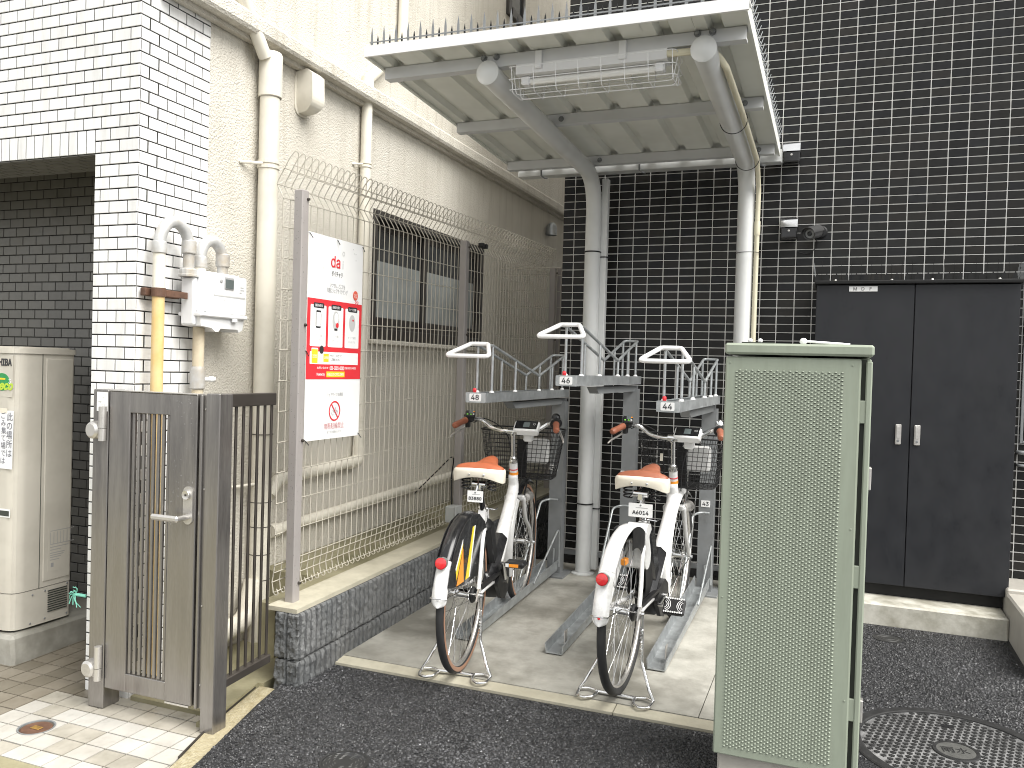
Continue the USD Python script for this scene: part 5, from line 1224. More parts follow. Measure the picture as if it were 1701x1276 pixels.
gr.add('frame_edge', box((gx(-0.148), GY + 0.004, gbot + 0.002), (gb, GY + 0.0255, gzz(1.345)), 0.004), M_GREEN_CAB)
for z in (1.175, 0.62, 0.17): gr.add('hinge', box((dx1 - 0.002, GY + 0.006, gzz(z) - 0.035), (gx(-0.146), GY + 0.016, gzz(z) + 0.035), 0.002), M_GREEN_CAB)
for z in (0.95, 0.16): gr.add('side_catch', box((gb - 0.001, GY + 0.03, gzz(z) - 0.035), (gb + 0.008, GY + 0.06, gzz(z) + 0.035), 0.002), M_ALU)
# louvre dimples: little hoods, open underneath
fx0, fx1 = gx(-0.571), gx(-0.203); fz0, fz1 = gzz(-0.028), gzz(1.309)
px_ = (fx1 - fx0) / 17.6; pz_ = (fz1 - fz0) / 206
hu = []
rad = 0.0043
for i in range(6):
    t = math.pi * i / 5
    for j in range(3):
        s = j / 2 * math.pi / 2
        hu.append((rad * math.cos(t) * math.cos(s), -rad * 0.85 * math.sin(s), rad * 0.95 * math.sin(t) * math.cos(s) + rad * 0.1))
hv = np.array(hu); hf = []
for i in range(5):
    for j in range(2):
        q = i * 3 + j; hf += [[q, q + 1, q + 4], [q, q + 4, q + 3]]
hf = np.array(hf)
hl = np.array([[-rad * .8, -0.0006, -0.0016], [rad * .8, -0.0006, -0.0016], [rad * .9, -0.0006, 0.0005], [-rad * .9, -0.0006, 0.0005]]); hlf = np.array([[0, 1, 2], [0, 2, 3]])
nx = int((fx1 - fx0) / px_); nz = int((fz1 - fz0) / pz_)
C = np.array([(fx0 + (i + 0.5 * (k % 2)) * px_ + 0.004, GY - 0.0001, fz0 + k * pz_) for k in range(nz) for i in range(nx)])
V = (hv[None] + C[:, None]).reshape(-1, 3); F = (hf[None] + (np.arange(len(C)) * len(hv))[:, None, None]).reshape(-1, 3)
gr.add('dimples', (V, F), M_GREEN_CAB, kind='stuff', smooth=True)
V = (hl[None] + C[:, None]).reshape(-1, 3); F = (hlf[None] + (np.arange(len(C)) * 4)[:, None, None]).reshape(-1, 3)
gr.add('vent_slots', (V, F), M_CAB_DK, kind='stuff')
for x, z in ((gx(-0.59), gzz(0.5)), (gx(-0.178), gzz(0.78)), (gx(-0.178), gzz(0.2)), (gx(-0.59), gzz(1.33)), (gx(-0.19), gzz(1.33))): gr.add('door_rivet', lathe([(0, .0018), (.0028, .0012), (.0032, 0)], 8, (x, GY - 0.0002, z), -Y), M_GREEN_CAB)
# things lying on its roof
rod = Thing('door_stay_rod', 'white metal rod with a knob lying on the green cabinet roof', 'rod', (-0.2, GY + 0.1, gt))
rod.add('rod', cyl((gx(-0.345), GY + 0.09, gt + 0.012), (gx(-0.20), GY + 0.10, gt + 0.004), 0.004, 8), M_WHITE_PAINT)
rod.add('knob', tm(trimesh.creation.icosphere(subdivisions=2, radius=0.0115, )) if False else xf(tm(trimesh.creation.icosphere(subdivisions=2, radius=0.0115)), None, (gx(-0.353), GY + 0.09, gt + 0.0115)), M_WHITE_PAINT, smooth=True)
dsh = Thing('roof_plate', 'small dark plate with two pale nuts on the green cabinet roof', 'plate', (gx(-0.52), GY + 0.1, gt))
dsh.add('plate', box((gx(-0.56), GY + 0.06, gt + 0.001), (gx(-0.45), GY + 0.16, gt + 0.006)), M_CAB_DK)
for x in (-0.535, -0.50): dsh.add('nut', xf(tm(trimesh.creation.icosphere(subdivisions=1, radius=0.008)), None, (gx(x), GY + 0.1, gt + 0.012)), M_WHITE_PAINT, smooth=True)

# ================================================================== STAINLESS GATE AND SIDE SCREEN
gt_ = Thing('metal_gate', 'brushed brown steel gate with vertical bars and lever handle by the white tiled corner', 'gate', (-2.68, -2.80, -0.115))
g0 = fz(0, -2.83) + 0.002
GP = -2.83
gt_.add('gate_post', box((-2.992, GP, g0), (-2.912, GP + 0.085, 1.156), 0.003), M_STEEL, label='hinge post of the gate')
gt_.add('gate_post', box((-2.424, GP - 0.005, g0 - 0.002), (-2.360, GP + 0.068, 1.160), 0.003), M_STEEL, label='latch post of the gate')
gt_.add('door_stop', cat_([box((-2.462, GP + 0.004, -0.03), (-2.4245, GP + 0.05, 1.154), 0.002), ]), M_STEEL)
gt_.add('stop_rib', box((-2.452, GP - 0.006, -0.03), (-2.440, GP + 0.0035, 1.154), 0.002), M_STEEL)
for z in (1.10, 0.80, 0.36, 0.06): gt_.add('screw', lathe([(0, .003), (.003, .0025), (.004, 0)], 8, (-2.432, GP + 0.004, z), -Y), M_ALU)
gl0, gl1 = -2.906, -2.470
zb, zt2 = -0.028, 1.152
st = gt_.add('stile', box((gl0, GP, zb), (-2.800, GP + 0.04, zt2), 0.003), M_STEEL)
gt_.add('stile', box((-2.602, GP, zb), (gl1, GP + 0.04, zt2), 0.003), M_STEEL)
gt_.add('rail', box((-2.800, GP + 0.0012, 1.070), (-2.602, GP + 0.039, zt2 - 0.001), 0.002), M_STEEL)
gt_.add('rail', box((-2.800, GP + 0.0012, zb + 0.001), (-2.602, GP + 0.039, 0.044), 0.002), M_STEEL)
gt_.add('top_cap', box((gl0, GP - 0.001, zt2 + 0.0005), (gl1, GP + 0.041, zt2 + 0.0045), 0.001), M_ALU)
for k in range(8):
    x = -2.797 + 0.0248 * k
    gt_.add('gate_bar', box((x + 0.001, GP + 0.008, 0.0445), (x + 0.0140, GP + 0.020, 1.0695), 0.002), M_STEEL)
gt_.add('bottom_lip', box((-2.60, GP + 0.002, zb - 0.008), (-2.485, GP + 0.03, zb - 0.001)), M_ALU)
hp = gt_.add('handle_plate', prism(rrect(-2.523, 0.663, -2.479, 0.806, 0.021, 6), 0.006, (0, GP - 0.0003, 0), X, Z), M_ALU)
gt_.add('lock_cylinder', lathe([(0, .010), (.008, .010), (.0165, .012), (.0185, .009), (.019, 0)], 20, (-2.503, GP - 0.006, 0.775), -Y), M_ALU, parent=hp, smooth=35)
gt_.add('key_slot', lathe([(0, .001), (.0045, .001), (.005, 0)], 10, (-2.503, GP - 0.0165, 0.775), -Y), M_STEEL_DK, parent=hp)
gt_.add('handle_neck', cyl((-2.501, GP - 0.005, 0.690), (-2.501, GP - 0.062, 0.690), 0.0105, 14), M_ALU, parent=hp, smooth=40)
gt_.add('lever', box((-2.622, GP - 0.072, 0.679), (-2.491, GP - 0.054, 0.702), 0.007), M_ALU, parent=hp, smooth=30)
for z in (0.995, 0.045):
    hg = gt_.add('hinge', lathe([(0, .034), (.024, .034), (.033, .026), (.036, .010), (.036, 0.0)], 24, (-2.968, GP - 0.0003, z), -Y), M_ALU, smooth=35)
    gt_.add('hinge_barrel', cat_([cyl((-2.922, GP - 0.018, z - 0.040), (-2.922, GP - 0.018, z + 0.008), 0.0145, 16)]), M_ALU, parent=hg, smooth=40)
    gt_.add('hinge_barrel', cat_([cyl((-2.922, GP - 0.018, z + 0.010), (-2.922, GP - 0.018, z + 0.095), 0.0145, 16)]), M_ALU, parent=hg, smooth=40)
    gt_.add('hinge_arm', box((-2.955, GP - 0.022, z - 0.03), (-2.925, GP - 0.0005, z + 0.02), 0.004), M_ALU, parent=hg)
pl = gt_.add('sticker', box((-2.972, GP - 0.0008, 1.070), (-2.915, GP - 0.0003, 1.146)), M_PRINT_WHITE)
tiny = []
for k in range(16):
    x = -2.968 + 0.05 * rng.random(); z = 1.076 + 0.062 * rng.random()
    tiny.append(box((x, GP - 0.0011, z), (min(x + rng.uniform(0.004, 0.014), -2.917), GP - 0.0009, z + 0.0025)))
gt_.add('sticker_print', cat_(tiny), M_PRINT_PALE, parent=pl, kind='stuff')
# rain drops on the posts and leaf
def drops(n, x0, x1, z0, z1, y, nrm):
    s = trimesh.creation.icosphere(subdivisions=1, radius=1.0); v0, f0 = np.array(s.vertices), np.array(s.faces); ms = []
    for k in range(n):
        r = rng.uniform(0.0011, 0.0026); a, b = rng.uniform(x0, x1), rng.uniform(z0, z1)
        c = np.array([a, y, b]) if nrm == 'y' else np.array([y, a, b])
        ms.append((v0 * r * (np.array([1, .6, 1.1]) if nrm == 'y' else np.array([.6, 1, 1.1])) + c, f0))
    return cat_(ms)
gt_.add('rain_drops', drops(70, -2.595, -2.478, 0.65, 1.14, GP, 'y'), M_DROP, kind='stuff', smooth=True)
fe.add('rain_drops', cat_([drops(110, -2.431, -2.390, 0.3, 2.0, -2.295 - 0.024, 'y'), drops(60, -2.317, -2.273, 0.3, 2.0, -2.388, 'x')]), M_DROP, kind='stuff', smooth=True)
ss_ = Thing('bar_screen', 'low brown steel bar screen running back from the gate post', 'fence', (-2.39, -2.62, 0.0))
ss_.add('top_rail', box((-2.412, -2.758, 1.108), (-2.378, -2.476, 1.158), 0.003), M_STEEL_DK)
V, F = box((-2.412, -2.758, 0.030), (-2.378, -2.476, 0.064), 0.003); V = V.copy(); V[:, 2] += (V[:, 1] + 2.75) * 0.05
ss_.add('bottom_rail', (V, F), M_STEEL_DK)
for k in range(7):
    y = -2.752 + 0.0432 * k
    ss_.add('screen_bar', box((-2.399, y, 0.055), (-2.390, y + 0.012, 1.110), 0.002), M_STEEL_DK)
ss_.add('end_bracket', box((-2.418, -2.764, 0.02), (-2.376, -2.759, 0.09)), M_ALU)

# ================================================================== GAS METER AND PIPES
gm = Thing('gas_meter', 'white gas meter with a small grey display hung on the white tiled corner', 'meter', (-2.81, -2.35, 1.42))
mx0, mx1, my0, my1 = -2.885, -2.765, -2.492, -2.205
gm.add('meter_body', box((mx0 + 0.01, my0 + 0.015, 1.485), (mx1 - 0.012, my1 - 0.01, 1.668), 0.014), M_METER, smooth=40)
gm.add('front_cover', prism(rrect(my0 + 0.035, 1.490, my1, 1.660, 0.012), 0.012, (mx1 - 0.012, 0, 0), Y, Z), M_METER)
gm.add('flange', box((mx0, my0 - 0.008, 1.470), (mx1 + 0.008, my1 + 0.006, 1.488), 0.005), M_METER)
gm.add('meter_base', prism([(my0 + 0.004, 1.470), (my1 - 0.002, 1.470), (my1 - 0.012, 1.424), (my1 - 0.035, 1.412), (my1 - 0.045, 1.424), (my0 + 0.13, 1.424), (my0 + 0.12, 1.410), (my0 + 0.10, 1.408), (my0 + 0.075, 1.424), (my0 + 0.01, 1.430)][::-1], 0.10, (mx1 - 0.108, 0, 0), Y, Z), M_METER)
gm.add('side_pod', box((mx0 + 0.015, my0 - 0.012, 1.430), (mx1 - 0.03, my0 + 0.012, 1.64), 0.009), M_METER, smooth=40)
dp = gm.add('display', box((mx1 - 0.0003, -2.352, 1.598), (mx1 + 0.004, -2.292, 1.652), 0.002), M_PRINT_GREY)
gm.add('display_glass', box((mx1 + 0.0042, -2.348, 1.602), (mx1 + 0.0048, -2.296, 1.642)), M_LCD, parent=dp)
gm.add('button', lathe([(0, .004), (.006, .004), (.009, .002), (.009, 0)], 14, (mx1, -2.372, 1.632), X), M_PRINT_GREY)
gm.add('cover_groove', box((mx1 - 0.0002, my0 + 0.075, 1.565), (mx1 + 0.0015, my1 - 0.01, 1.571)), M_PRINT_PALE)
for y, z, w in ((-2.245, 1.612, 0.02), (-2.245, 1.600, 0.025), (-2.25, 1.588, 0.012), (-2.35, 1.545, 0.004), (-2.29, 1.545, 0.004)): gm.add('print_mark', box((mx1 + 0.0001, y, z), (mx1 + 0.0006, y + w, z + 0.004)), M_PRINT_GREY)
gm.add('seal_tag', box((mx1 - 0.001, -2.30, 1.455), (mx1 + 0.009, -2.27, 1.470), 0.002), M_METER)
def gas_pipe(label, py, mt, zj, mxy):
    g = Thing('gas_pipe', label, 'pipe', (-2.835, py, 0.0), 'gas pipes at the meter')
    xx = -2.836
    g.add('riser', cyl((xx, py, -0.1), (xx, py, 1.556), 0.0245, 16), mt, smooth=40)
    g.add('upper_riser', cyl((xx, py, 1.557), (xx, py, zj - 0.02), 0.0245, 16), M_CREAM_PIPE, smooth=40)
    g.add('socket', lathe([(0.026, -0.03), (0.030, -0.028), (0.030, 0.012), (0.026, 0.02)], 18, (xx, py, zj)), M_GAS_GREY, smooth=35)
    r = (mxy - py) / 2; t = np.linspace(math.pi, 0, 15)
    g.add('bend', tube(np.vstack([[(xx, py, zj)], np.column_stack([np.full(15, xx) + np.linspace(0, 0.006, 15), py + r + r * np.cos(t), zj + 0.01 + r * 1.25 * np.sin(t)])]), 0.0245, 14), M_GAS_GREY, smooth=40)
    g.add('socket', lathe([(0.026, 0.035), (0.031, 0.03), (0.031, -0.02), (0.026, -0.024)], 18, (xx + 0.006, mxy, zj + 0.012)), M_GAS_GREY, smooth=35)
    g.add('drop_piece', lathe([(0.0235, 0.0), (0.0235, -0.085), (0.022, -0.09)], 18, (xx + 0.006, mxy, zj - 0.008)), M_GAS_GREY, smooth=35)
    g.add('union_nut', lathe([(0.024, 0.0), (0.036, -0.002), (0.038, -0.008), (0.038, -0.026), (0.042, -0.028), (0.042, -0.036), (0.02, -0.038)], 12, (xx + 0.006, mxy, zj - 0.072)), M_GAS_GREY)
    return g
gas_pipe('yellowed vertical gas pipe rising in front of the white tiles, left of the meter', -2.660, M_YELLOW_PIPE, 1.745, -2.500)
g2 = gas_pipe('beige gas pipe rising behind the white gas meter', -2.425, M_BEIGE_PIPE, 1.715, -2.290)
g2.add('valve_body', lathe([(0.026, -0.05), (0.032, -0.045), (0.033, 0.03), (0.028, 0.05)], 16, (-2.836, -2.425, 1.205)), M_GAS_GREY, smooth=35)
g2.add('valve_cap', lathe([(0.0, .05), (.010, .048), (.014, .03), (.010, .02), (.010, 0)], 12, (-2.82, -2.405, 1.20), (0.5, 0.8, 0)), M_WHITE_PAINT, smooth=35)
br = Thing('pipe_bracket', 'dark brown steel bracket clamping the yellowed gas pipe to the tiles', 'bracket', (-2.87, -2.6, 1.55))
br.add('clamp_band', cat_([ring((-2.836, -2.660, 1.555), Z, 0.0250, 0.036, 0.004)]), M_RUST)
br.add('bracket_arm', box((-2.895, -2.700, 1.540), (-2.866, -2.508, 1.572), 0.003), M_RUST)
br.add('clamp_tongue', box((-2.830, -2.634, 1.540), (-2.822, -2.508, 1.568), 0.002), M_RUST)

# ================================================================== WATER HEATER IN THE PORCH
hb = Thing('concrete_pad', 'rough concrete pad under the beige water heater', 'pad', (-3.95, -2.42, -0.11))
V, F = box((-4.6, -2.665, -0.16), (-3.63, -2.06, 0.020), 0.015)
sub = trimesh.Trimesh(V, F).subdivide().subdivide().subdivide(); V, F = np.array(sub.vertices), np.array(sub.faces)
V = V + (meshkit.fbm(V * 14, 3, 8)[:, None] - 0.5) * 0.012
hb.add('pad', (V, F), M_CONC, smooth=40)
eh = Thing('water_heater', 'beige water heater tank unit standing in the grey tiled porch', 'water heater', (-3.98, -2.4, 0.014))
ex1, ey0, ey1, ezb, ezt = -3.665, -2.640, -2.325, 0.030, 1.318
ex0 = ex1 - 0.66
ch = 0.030
def pent(o): return [(ex0 - o, ey0 - o), (ex1 - ch * 1.0 + o * 0.4, ey0 - o), (ex1 + o, ey0 + ch - o * 0.4), (ex1 + o, ey1 + o), (ex0 - o, ey1 + o)]
def rnd(P, r=0.012):
    P3 = [np.array([*p, 0.0]) for p in P]; out = []
    n = len(P3)
    for i in range(n):
        a, b, c = P3[i - 1], P3[i], P3[(i + 1) % n]; u = (a - b) / np.linalg.norm(a - b); v = (c - b) / np.linalg.norm(c - b)
        for t in np.linspace(0, 1, 4):
            p, q = b + u * r, b + v * r; w = (1 - t) ** 2 * p + 2 * t * (1 - t) * b + t * t * q; out.append((w[0], w[1]))
    return out
eh.add('upper_case', prism(rnd(pent(0.0), 0.03), ezt - 0.030 - 0.200, (0, 0, 0.200)), M_HEATER, smooth=25)
eh.add('lower_case', prism(rnd(pent(-0.0015), 0.03), 0.1965 - ezb, (0, 0, ezb)), M_HEATER, smooth=25)
eh.add('case_seam', prism(rnd(pent(-0.006), 0.03), 0.004, (0, 0, 0.1962)), M_CAB_DK)
eh.add('top_lid', prism(rnd(pent(0.006), 0.035), 0.024, (0, 0, ezt - 0.029)), M_HEATER, smooth=25)
eh.add('lid_crown', prism(rnd(pent(-0.012), 0.035), 0.008, (0, 0, ezt - 0.0055)), M_HEATER, smooth=25)
eh.add('side_seam', box((ex1 - 0.001, ey0 + 0.130, 0.20), (ex1 + 0.0012, ey0 + 0.133, ezt - 0.03)), M_CAB_DK)
eh.add('side_panel', box((ex1 - 0.002, ey0 + 0.15, 0.225), (ex1 + 0.003, ey1 - 0.02, ezt - 0.05), 0.003), M_HEATER)
for k in range(10):
    z = 0.075 + 0.0108 * k
    eh.add('vent_slot', box((ex1 - 0.001, ey1 - 0.135, z), (ex1 + 0.0018, ey1 - 0.030, z + 0.005)), M_CAB_DK)
for y, z in ((ey0 + 0.10, 0.175), (ey0 + 0.165, 0.18), (ey0 + 0.165, 0.05), (ey0 + 0.09, 0.045), (ey1 - 0.03, 0.19), (ey1 - 0.03, 0.045)): eh.add('screw', lathe([(0, .003), (.004, .002), (.005, 0)], 8, (ex1, y, z), X), M_GALV_DK)
dpl = eh.add('data_label', box((ex1 + 0.0031, ey0 + 0.175, 0.265), (ex1 + 0.0036, ey1 - 0.045, 0.475)), M_HEATER)
ln = []
for k in range(7): ln.append(box((ex1 + 0.0037, ey0 + 0.185 + 0.018 * k, 0.395), (ex1 + 0.0040, ey0 + 0.1875 + 0.018 * k, 0.450)))
for z, w in ((0.455, 0.13), (0.392, 0.13), (0.378, 0.10), (0.365, 0.06), (0.350, 0.08), (0.340, 0.075), (0.330, 0.06), (0.318, 0.05)): ln.append(box((ex1 + 0.0037, ey0 + 0.185, z), (ex1 + 0.0040, ey0 + 0.185 + w, z + 0.003)))
ln.append(box((ex1 + 0.0037, ey0 + 0.19, 0.285), (ex1 + 0.0040, ey0 + 0.205, 0.305)))
eh.add('label_print', cat_(ln), M_PRINT_GREY, parent=dpl, kind='stuff')
FYh = ey0 - 0.0006
plh = eh.add('maker_label', box((-4.05, FYh, 1.091), (-3.688, FYh + 0.0004, 1.281)), M_HEATER)
eh.add('maker_name', place_text('TOSHIBA', 0.029, (-3.847, FYh - 0.0008, 1.233), X, Z, font='Inter', bold=3, width=0.150), M_PRINT_BLACK)
lg = eh.add('logo_swoosh', prism(ellipse(-3.755, 1.158, 0.048, 0.040, 28), 0.0006, (0, FYh - 0.0002, 0), X, Z), M('logo_green', (0.03, 0.27, 0.08), 0.4))
eh.add('logo_text', place_text('eco', 0.036, (-3.775, FYh - 0.0016, 1.124), X + 0 * Z, Z + 0.25 * X, font='Inter', bold=3), M('logo_lime', (0.45, 0.62, 0.05), 0.4), parent=lg)
eh.add('logo_bar', box((-3.775, FYh - 0.0014, 1.168), (-3.735, FYh - 0.0009, 1.176)), M_YELLOW, parent=lg)
eh.add('logo_mark', place_text('3', 0.020, (-3.713, FYh - 0.0016, 1.152), X, Z, font='Inter', bold=1), M_PRINT_WHITE, parent=lg)
eh.add('window_slot', box((-3.79, FYh - 0.001, 0.546), (-3.690, FYh + 0.0, 0.584), 0.0), M_PRINT_WHITE)
eh.add('slot_dark', box((-3.785, FYh - 0.0016, 0.552), (-3.696, FYh - 0.0011, 0.576)), M_CAB_DK)
hs = Thing('insulated_hose', 'dark grey insulated hose hanging beside the water heater', 'hose', (-3.55, -2.2, 0.1))
hs.add('hose', tube(smooth_path([(-3.62, -2.14, 0.50), (-3.52, -2.14, 0.45), (-3.50, -2.16, 0.28), (-3.56, -2.18, 0.18), (-3.63, -2.16, 0.14)], 6), 0.032, 10), M_GALV_DK, smooth=True)
pn = Thing('paper_note', 'white paper note with handwritten Japanese taped to the water heater', 'note', (-3.83, ey0, 0.9))
V, F = box((-3.86, FYh - 0.0025, 0.766), (-3.680, FYh - 0.0020, 1.03)); V = V.copy(); V[:, 0] += (V[:, 2] - 0.766) * 0.02
pn.add('paper', (V, F), M_PAPER)
pn.add('tape', box((-3.76, FYh - 0.0031, 1.018), (-3.715, FYh - 0.0027, 1.040)), M_CREAM)
for col, (s, xc, zt3) in enumerate((('此の場所は', -3.699, 0.988), ('ごみ集て場では', -3.737, 0.995))):
    for k, chx in enumerate(s):
        pn.add('handwriting', place_text(chx, 0.029 if not col else 0.024, (xc + rng.uniform(-.002, .002), FYh - 0.0032, zt3 - k * (0.041 if not col else 0.034)), X, Z, True, depth=0.0003), M_INK)
rp = Thing('mint_rope', 'frayed mint green rope end tied at the white tiled pillar', 'rope', (-3.15, -2.70, 0.25))
rc0 = np.array([-3.175, -2.735, 0.288])
rp.add('knot', tube([rc0, rc0 + (0.045, 0.01, -0.004)], 0.0065, 7), M_ROPE)
for k in range(11):
    a = rng.uniform(0.6, 5.7); L = rng.uniform(0.02, 0.05)
    rp.add('strand', tube(smooth_path([rc0, rc0 + (L * 0.5 * math.cos(a), rng.uniform(-.008, .008), L * 0.5 * math.sin(a)), rc0 + (L * math.cos(a + .3), rng.uniform(-.015, .01), L * math.sin(a + .3) - 0.01)], 3), 0.0020, 4), M_ROPE)

# ================================================================== POSTER ON THE FENCE
po = Thing('poster', 'white and red bicycle share poster tied to the mesh fence', 'poster', (-2.43, -1.985, 0.9))
PXx = -2.4285
def up(a, b): return np.array([PXx, -2.213 + a, 0.935 + b - 0.02 * 0 ])   # a along the fence, b up from the lower edge
PW, PH = 0.453, 0.930
def pbox(a0, b0, a1, b1, lay, mt, nm, r=0.0, **k):
    if r: m = prism(rrect(a0, b0, a1, b1, r), 0.0003, up(0, 0) + (0.0008 + 0.0004 * lay, 0, 0), Y, Z)
    else: m = box(up(a0, b0) + (0.0008 + 0.0004 * lay, 0, 0), up(a1, b1) + (0.0011 + 0.0004 * lay, 0, 0))
    return po.add(nm, m, mt, **k)
def ptext(s, h, a, b, lay, mt, centre=True, **k): return po.add(k.pop('nm', 'lettering'), place_text(s, h, up(a, b) + (0.0008 + 0.0004 * lay, 0, 0), Y, Z, centre, depth=0.0003, **k), mt)
# sheet, very slightly wavy
na, nb = 14, 26
V = []
for s in (0.0, -0.0012):
    for i in range(na + 1):
        for j in range(nb + 1): V.append(up(PW * i / na, PH * j / nb) + np.array([s + 0.0, 0, 0]))
V = np.array(V); m_ = (na + 1) * (nb + 1); F = []
for s in (0, 1):
    for i in range(na):
        for j in range(nb):
            q = s * m_ + i * (nb + 1) + j; F += [[q, q + nb + 1, q + nb + 2], [q, q + nb + 2, q + 1]]
po.add('sheet', (V, np.array(F)), M_PRINT_WHITE)
rb = pbox(0.002, 0.277, PW - 0.002, 0.640, 1, M_PRINT_RED, 'red_band')
for k in range(3):
    a0 = 0.026 + k * 0.140
    pbox(a0, 0.425, a0 + 0.122, 0.612, 2, M_PRINT_WHITE, 'step_card', r=0.006)
    pbox(a0 + 0.022, 0.598, a0 + 0.104, 0.622, 3, M_PRINT_BLACK, 'step_tab', r=0.007)
    ptext(('自転車を借りる', '自転車を探す', 'カード登録')[k], 0.010, a0 + 0.063, 0.605, 4, M_PRINT_WHITE, width=0.060)
    ptext(('アプリで登録', 'バイクを選ぶ', 'カードで解錠')[k], 0.010, a0 + 0.061, 0.470, 3, M_PRINT_PALE, width=0.066)
    ptext(('アプリ予約', 'ステーション', 'タッチする')[k], 0.009, a0 + 0.061, 0.450, 3, M_PRINT_PALE, width=0.060)
c = 0.026 + 0.061
pbox(c - 0.024, 0.507, c + 0.024, 0.585, 3, M_PRINT_PALE, 'phone_glow', r=0.02)
pbox(c - 0.0185, 0.508, c + 0.0185, 0.588, 4, M_PRINT_BLACK, 'phone_drawing', r=0.006)
pbox(c - 0.0165, 0.516, c + 0.0165, 0.579, 5, M_PRINT_WHITE, 'phone_screen')
c += 0.140
po.add('lock_drawing', prism(ellipse(c, 0.548, 0.028, 0.045), 0.0003, up(0, 0) + (0.0020, 0, 0), Y, Z), M_PRINT_PALE)
po.add('lock_drawing', prism(ellipse(c + 0.004, 0.560, 0.017, 0.025), 0.0003, up(0, 0) + (0.0024, 0, 0), Y, Z), M_PRINT_WHITE)
po.add('lock_drawing', prism(ellipse(c + 0.012, 0.528, 0.012, 0.012), 0.0003, up(0, 0) + (0.0028, 0, 0), Y, Z), M_PRINT_RED)
pbox(c - 0.012, 0.503, c + 0.014, 0.513, 5, M_PRINT_BLACK, 'lock_drawing', r=0.003)
c += 0.140
po.add('card_drawing', prism(ellipse(c, 0.545, 0.027, 0.040), 0.0003, up(0, 0) + (0.0020, 0, 0), Y, Z), M_PRINT_PALE)
pbox(c + 0.0, 0.555, c + 0.014, 0.563, 4, M_PRINT_RED, 'card_drawing')
# upper white part
ptext('da', 0.052, 0.216, 0.795, 1, M_PRINT_RED, font='Inter', bold=1, nm='logo_letters')
ptext('i', 0.036, 0.277, 0.795, 1, M_PRINT_PALE, font='Inter', nm='logo_letters')
po.add('logo_ring', prism(ellipse(0.281, 0.867, 0.010, 0.011), 0.0003, up(0, 0) + (0.0012, 0, 0), Y, Z, [ellipse(0.281, 0.867, 0.0075, 0.0085)[::-1]]), M_PRINT_PALE)
ptext('ダイチャリ', 0.021, 0.229, 0.755, 1, M_PRINT_BLACK, width=0.088)
ptext('いつでも、どこでも', 0.017, 0.236, 0.703, 1, M_PRINT_GREY, width=0.125)
ptext('気軽にシェアサイクリング', 0.018, 0.236, 0.678, 1, M_PRINT_GREY, width=0.170)
po.add('red_badge', prism(ellipse(0.392, 0.680, 0.0215, 0.0235), 0.0003, up(0, 0) + (0.0012, 0, 0), Y, Z), M('badge_red', (0.72, 0.13, 0.08), 0.5))
ptext('シェア', 0.008, 0.392, 0.681, 2, M_PRINT_WHITE, width=0.028); ptext('サイクル', 0.008, 0.392, 0.669, 2, M_PRINT_WHITE, width=0.028)
po.add('small_bicycle', torus(up(0.396, 0.648) + (0.001, 0, 0), X, 0.006, 0.0012, 14, 4), M_PRINT_RED); po.add('small_bicycle', torus(up(0.413, 0.648) + (0.001, 0, 0), X, 0.006, 0.0012, 14, 4), M_PRINT_RED)
for _ in range(16):
    a, b = rng.uniform(0.03, 0.42), rng.uniform(0.66, 0.90)
    if 0.14 < a < 0.33 and b < 0.88: continue
    pbox(a, b, a + 0.004, b + 0.005, 1, M_PRINT_PALE, 'confetti')
# price row
pbox(0.028, 0.345, PW - 0.026, 0.402, 2, M_PRINT_WHITE, 'price_row', r=0.004)
pbox(0.040, 0.398, 0.090, 0.418, 2, M_PRINT_WHITE, 'price_tab', r=0.004)
pbox(0.042, 0.350, 0.088, 0.412, 3, M_YELLOW, 'price_card'); pbox(0.133, 0.356, 0.176, 0.393, 3, M_YELLOW, 'price_card')
ptext('15分', 0.014, 0.065, 0.374, 4, M_PRINT_WHITE, width=0.034); ptext('12時間', 0.010, 0.1545, 0.370, 4, M_PRINT_WHITE, width=0.036)
po.add('price_dot', prism(ellipse(0.117, 0.411, 0.017, 0.019), 0.0003, up(0, 0) + (0.0024, 0, 0), Y, Z), M_PRINT_BLACK)
ptext('チケット・コンビニで', 0.010, 0.232, 0.380, 3, M_PRINT_BLACK, width=0.098); ptext('ご登録ください', 0.010, 0.232, 0.362, 3, M_PRINT_BLACK, width=0.070)
ptext('お問い合わせ', 0.009, 0.130, 0.324, 2, M_PRINT_WHITE, width=0.090)
ptext('050-3821-8282', 0.016, 0.246, 0.320, 2, M_PRINT_WHITE, font='Inter', bold=2, width=0.118)
ptext('営業時間 24時間', 0.009, 0.360, 0.324, 2, M_PRINT_WHITE, width=0.098)
ptext('Powered by', 0.012, 0.116, 0.293, 2, M_PRINT_WHITE, font='Inter', bold=1, width=0.062)
pbox(0.160, 0.286, 0.312, 0.312, 2, M_YELLOW, 'maker_strip')
ptext('HELLO CYCLING', 0.012, 0.236, 0.293, 3, M_PRINT_WHITE, font='Inter', bold=1, width=0.135)
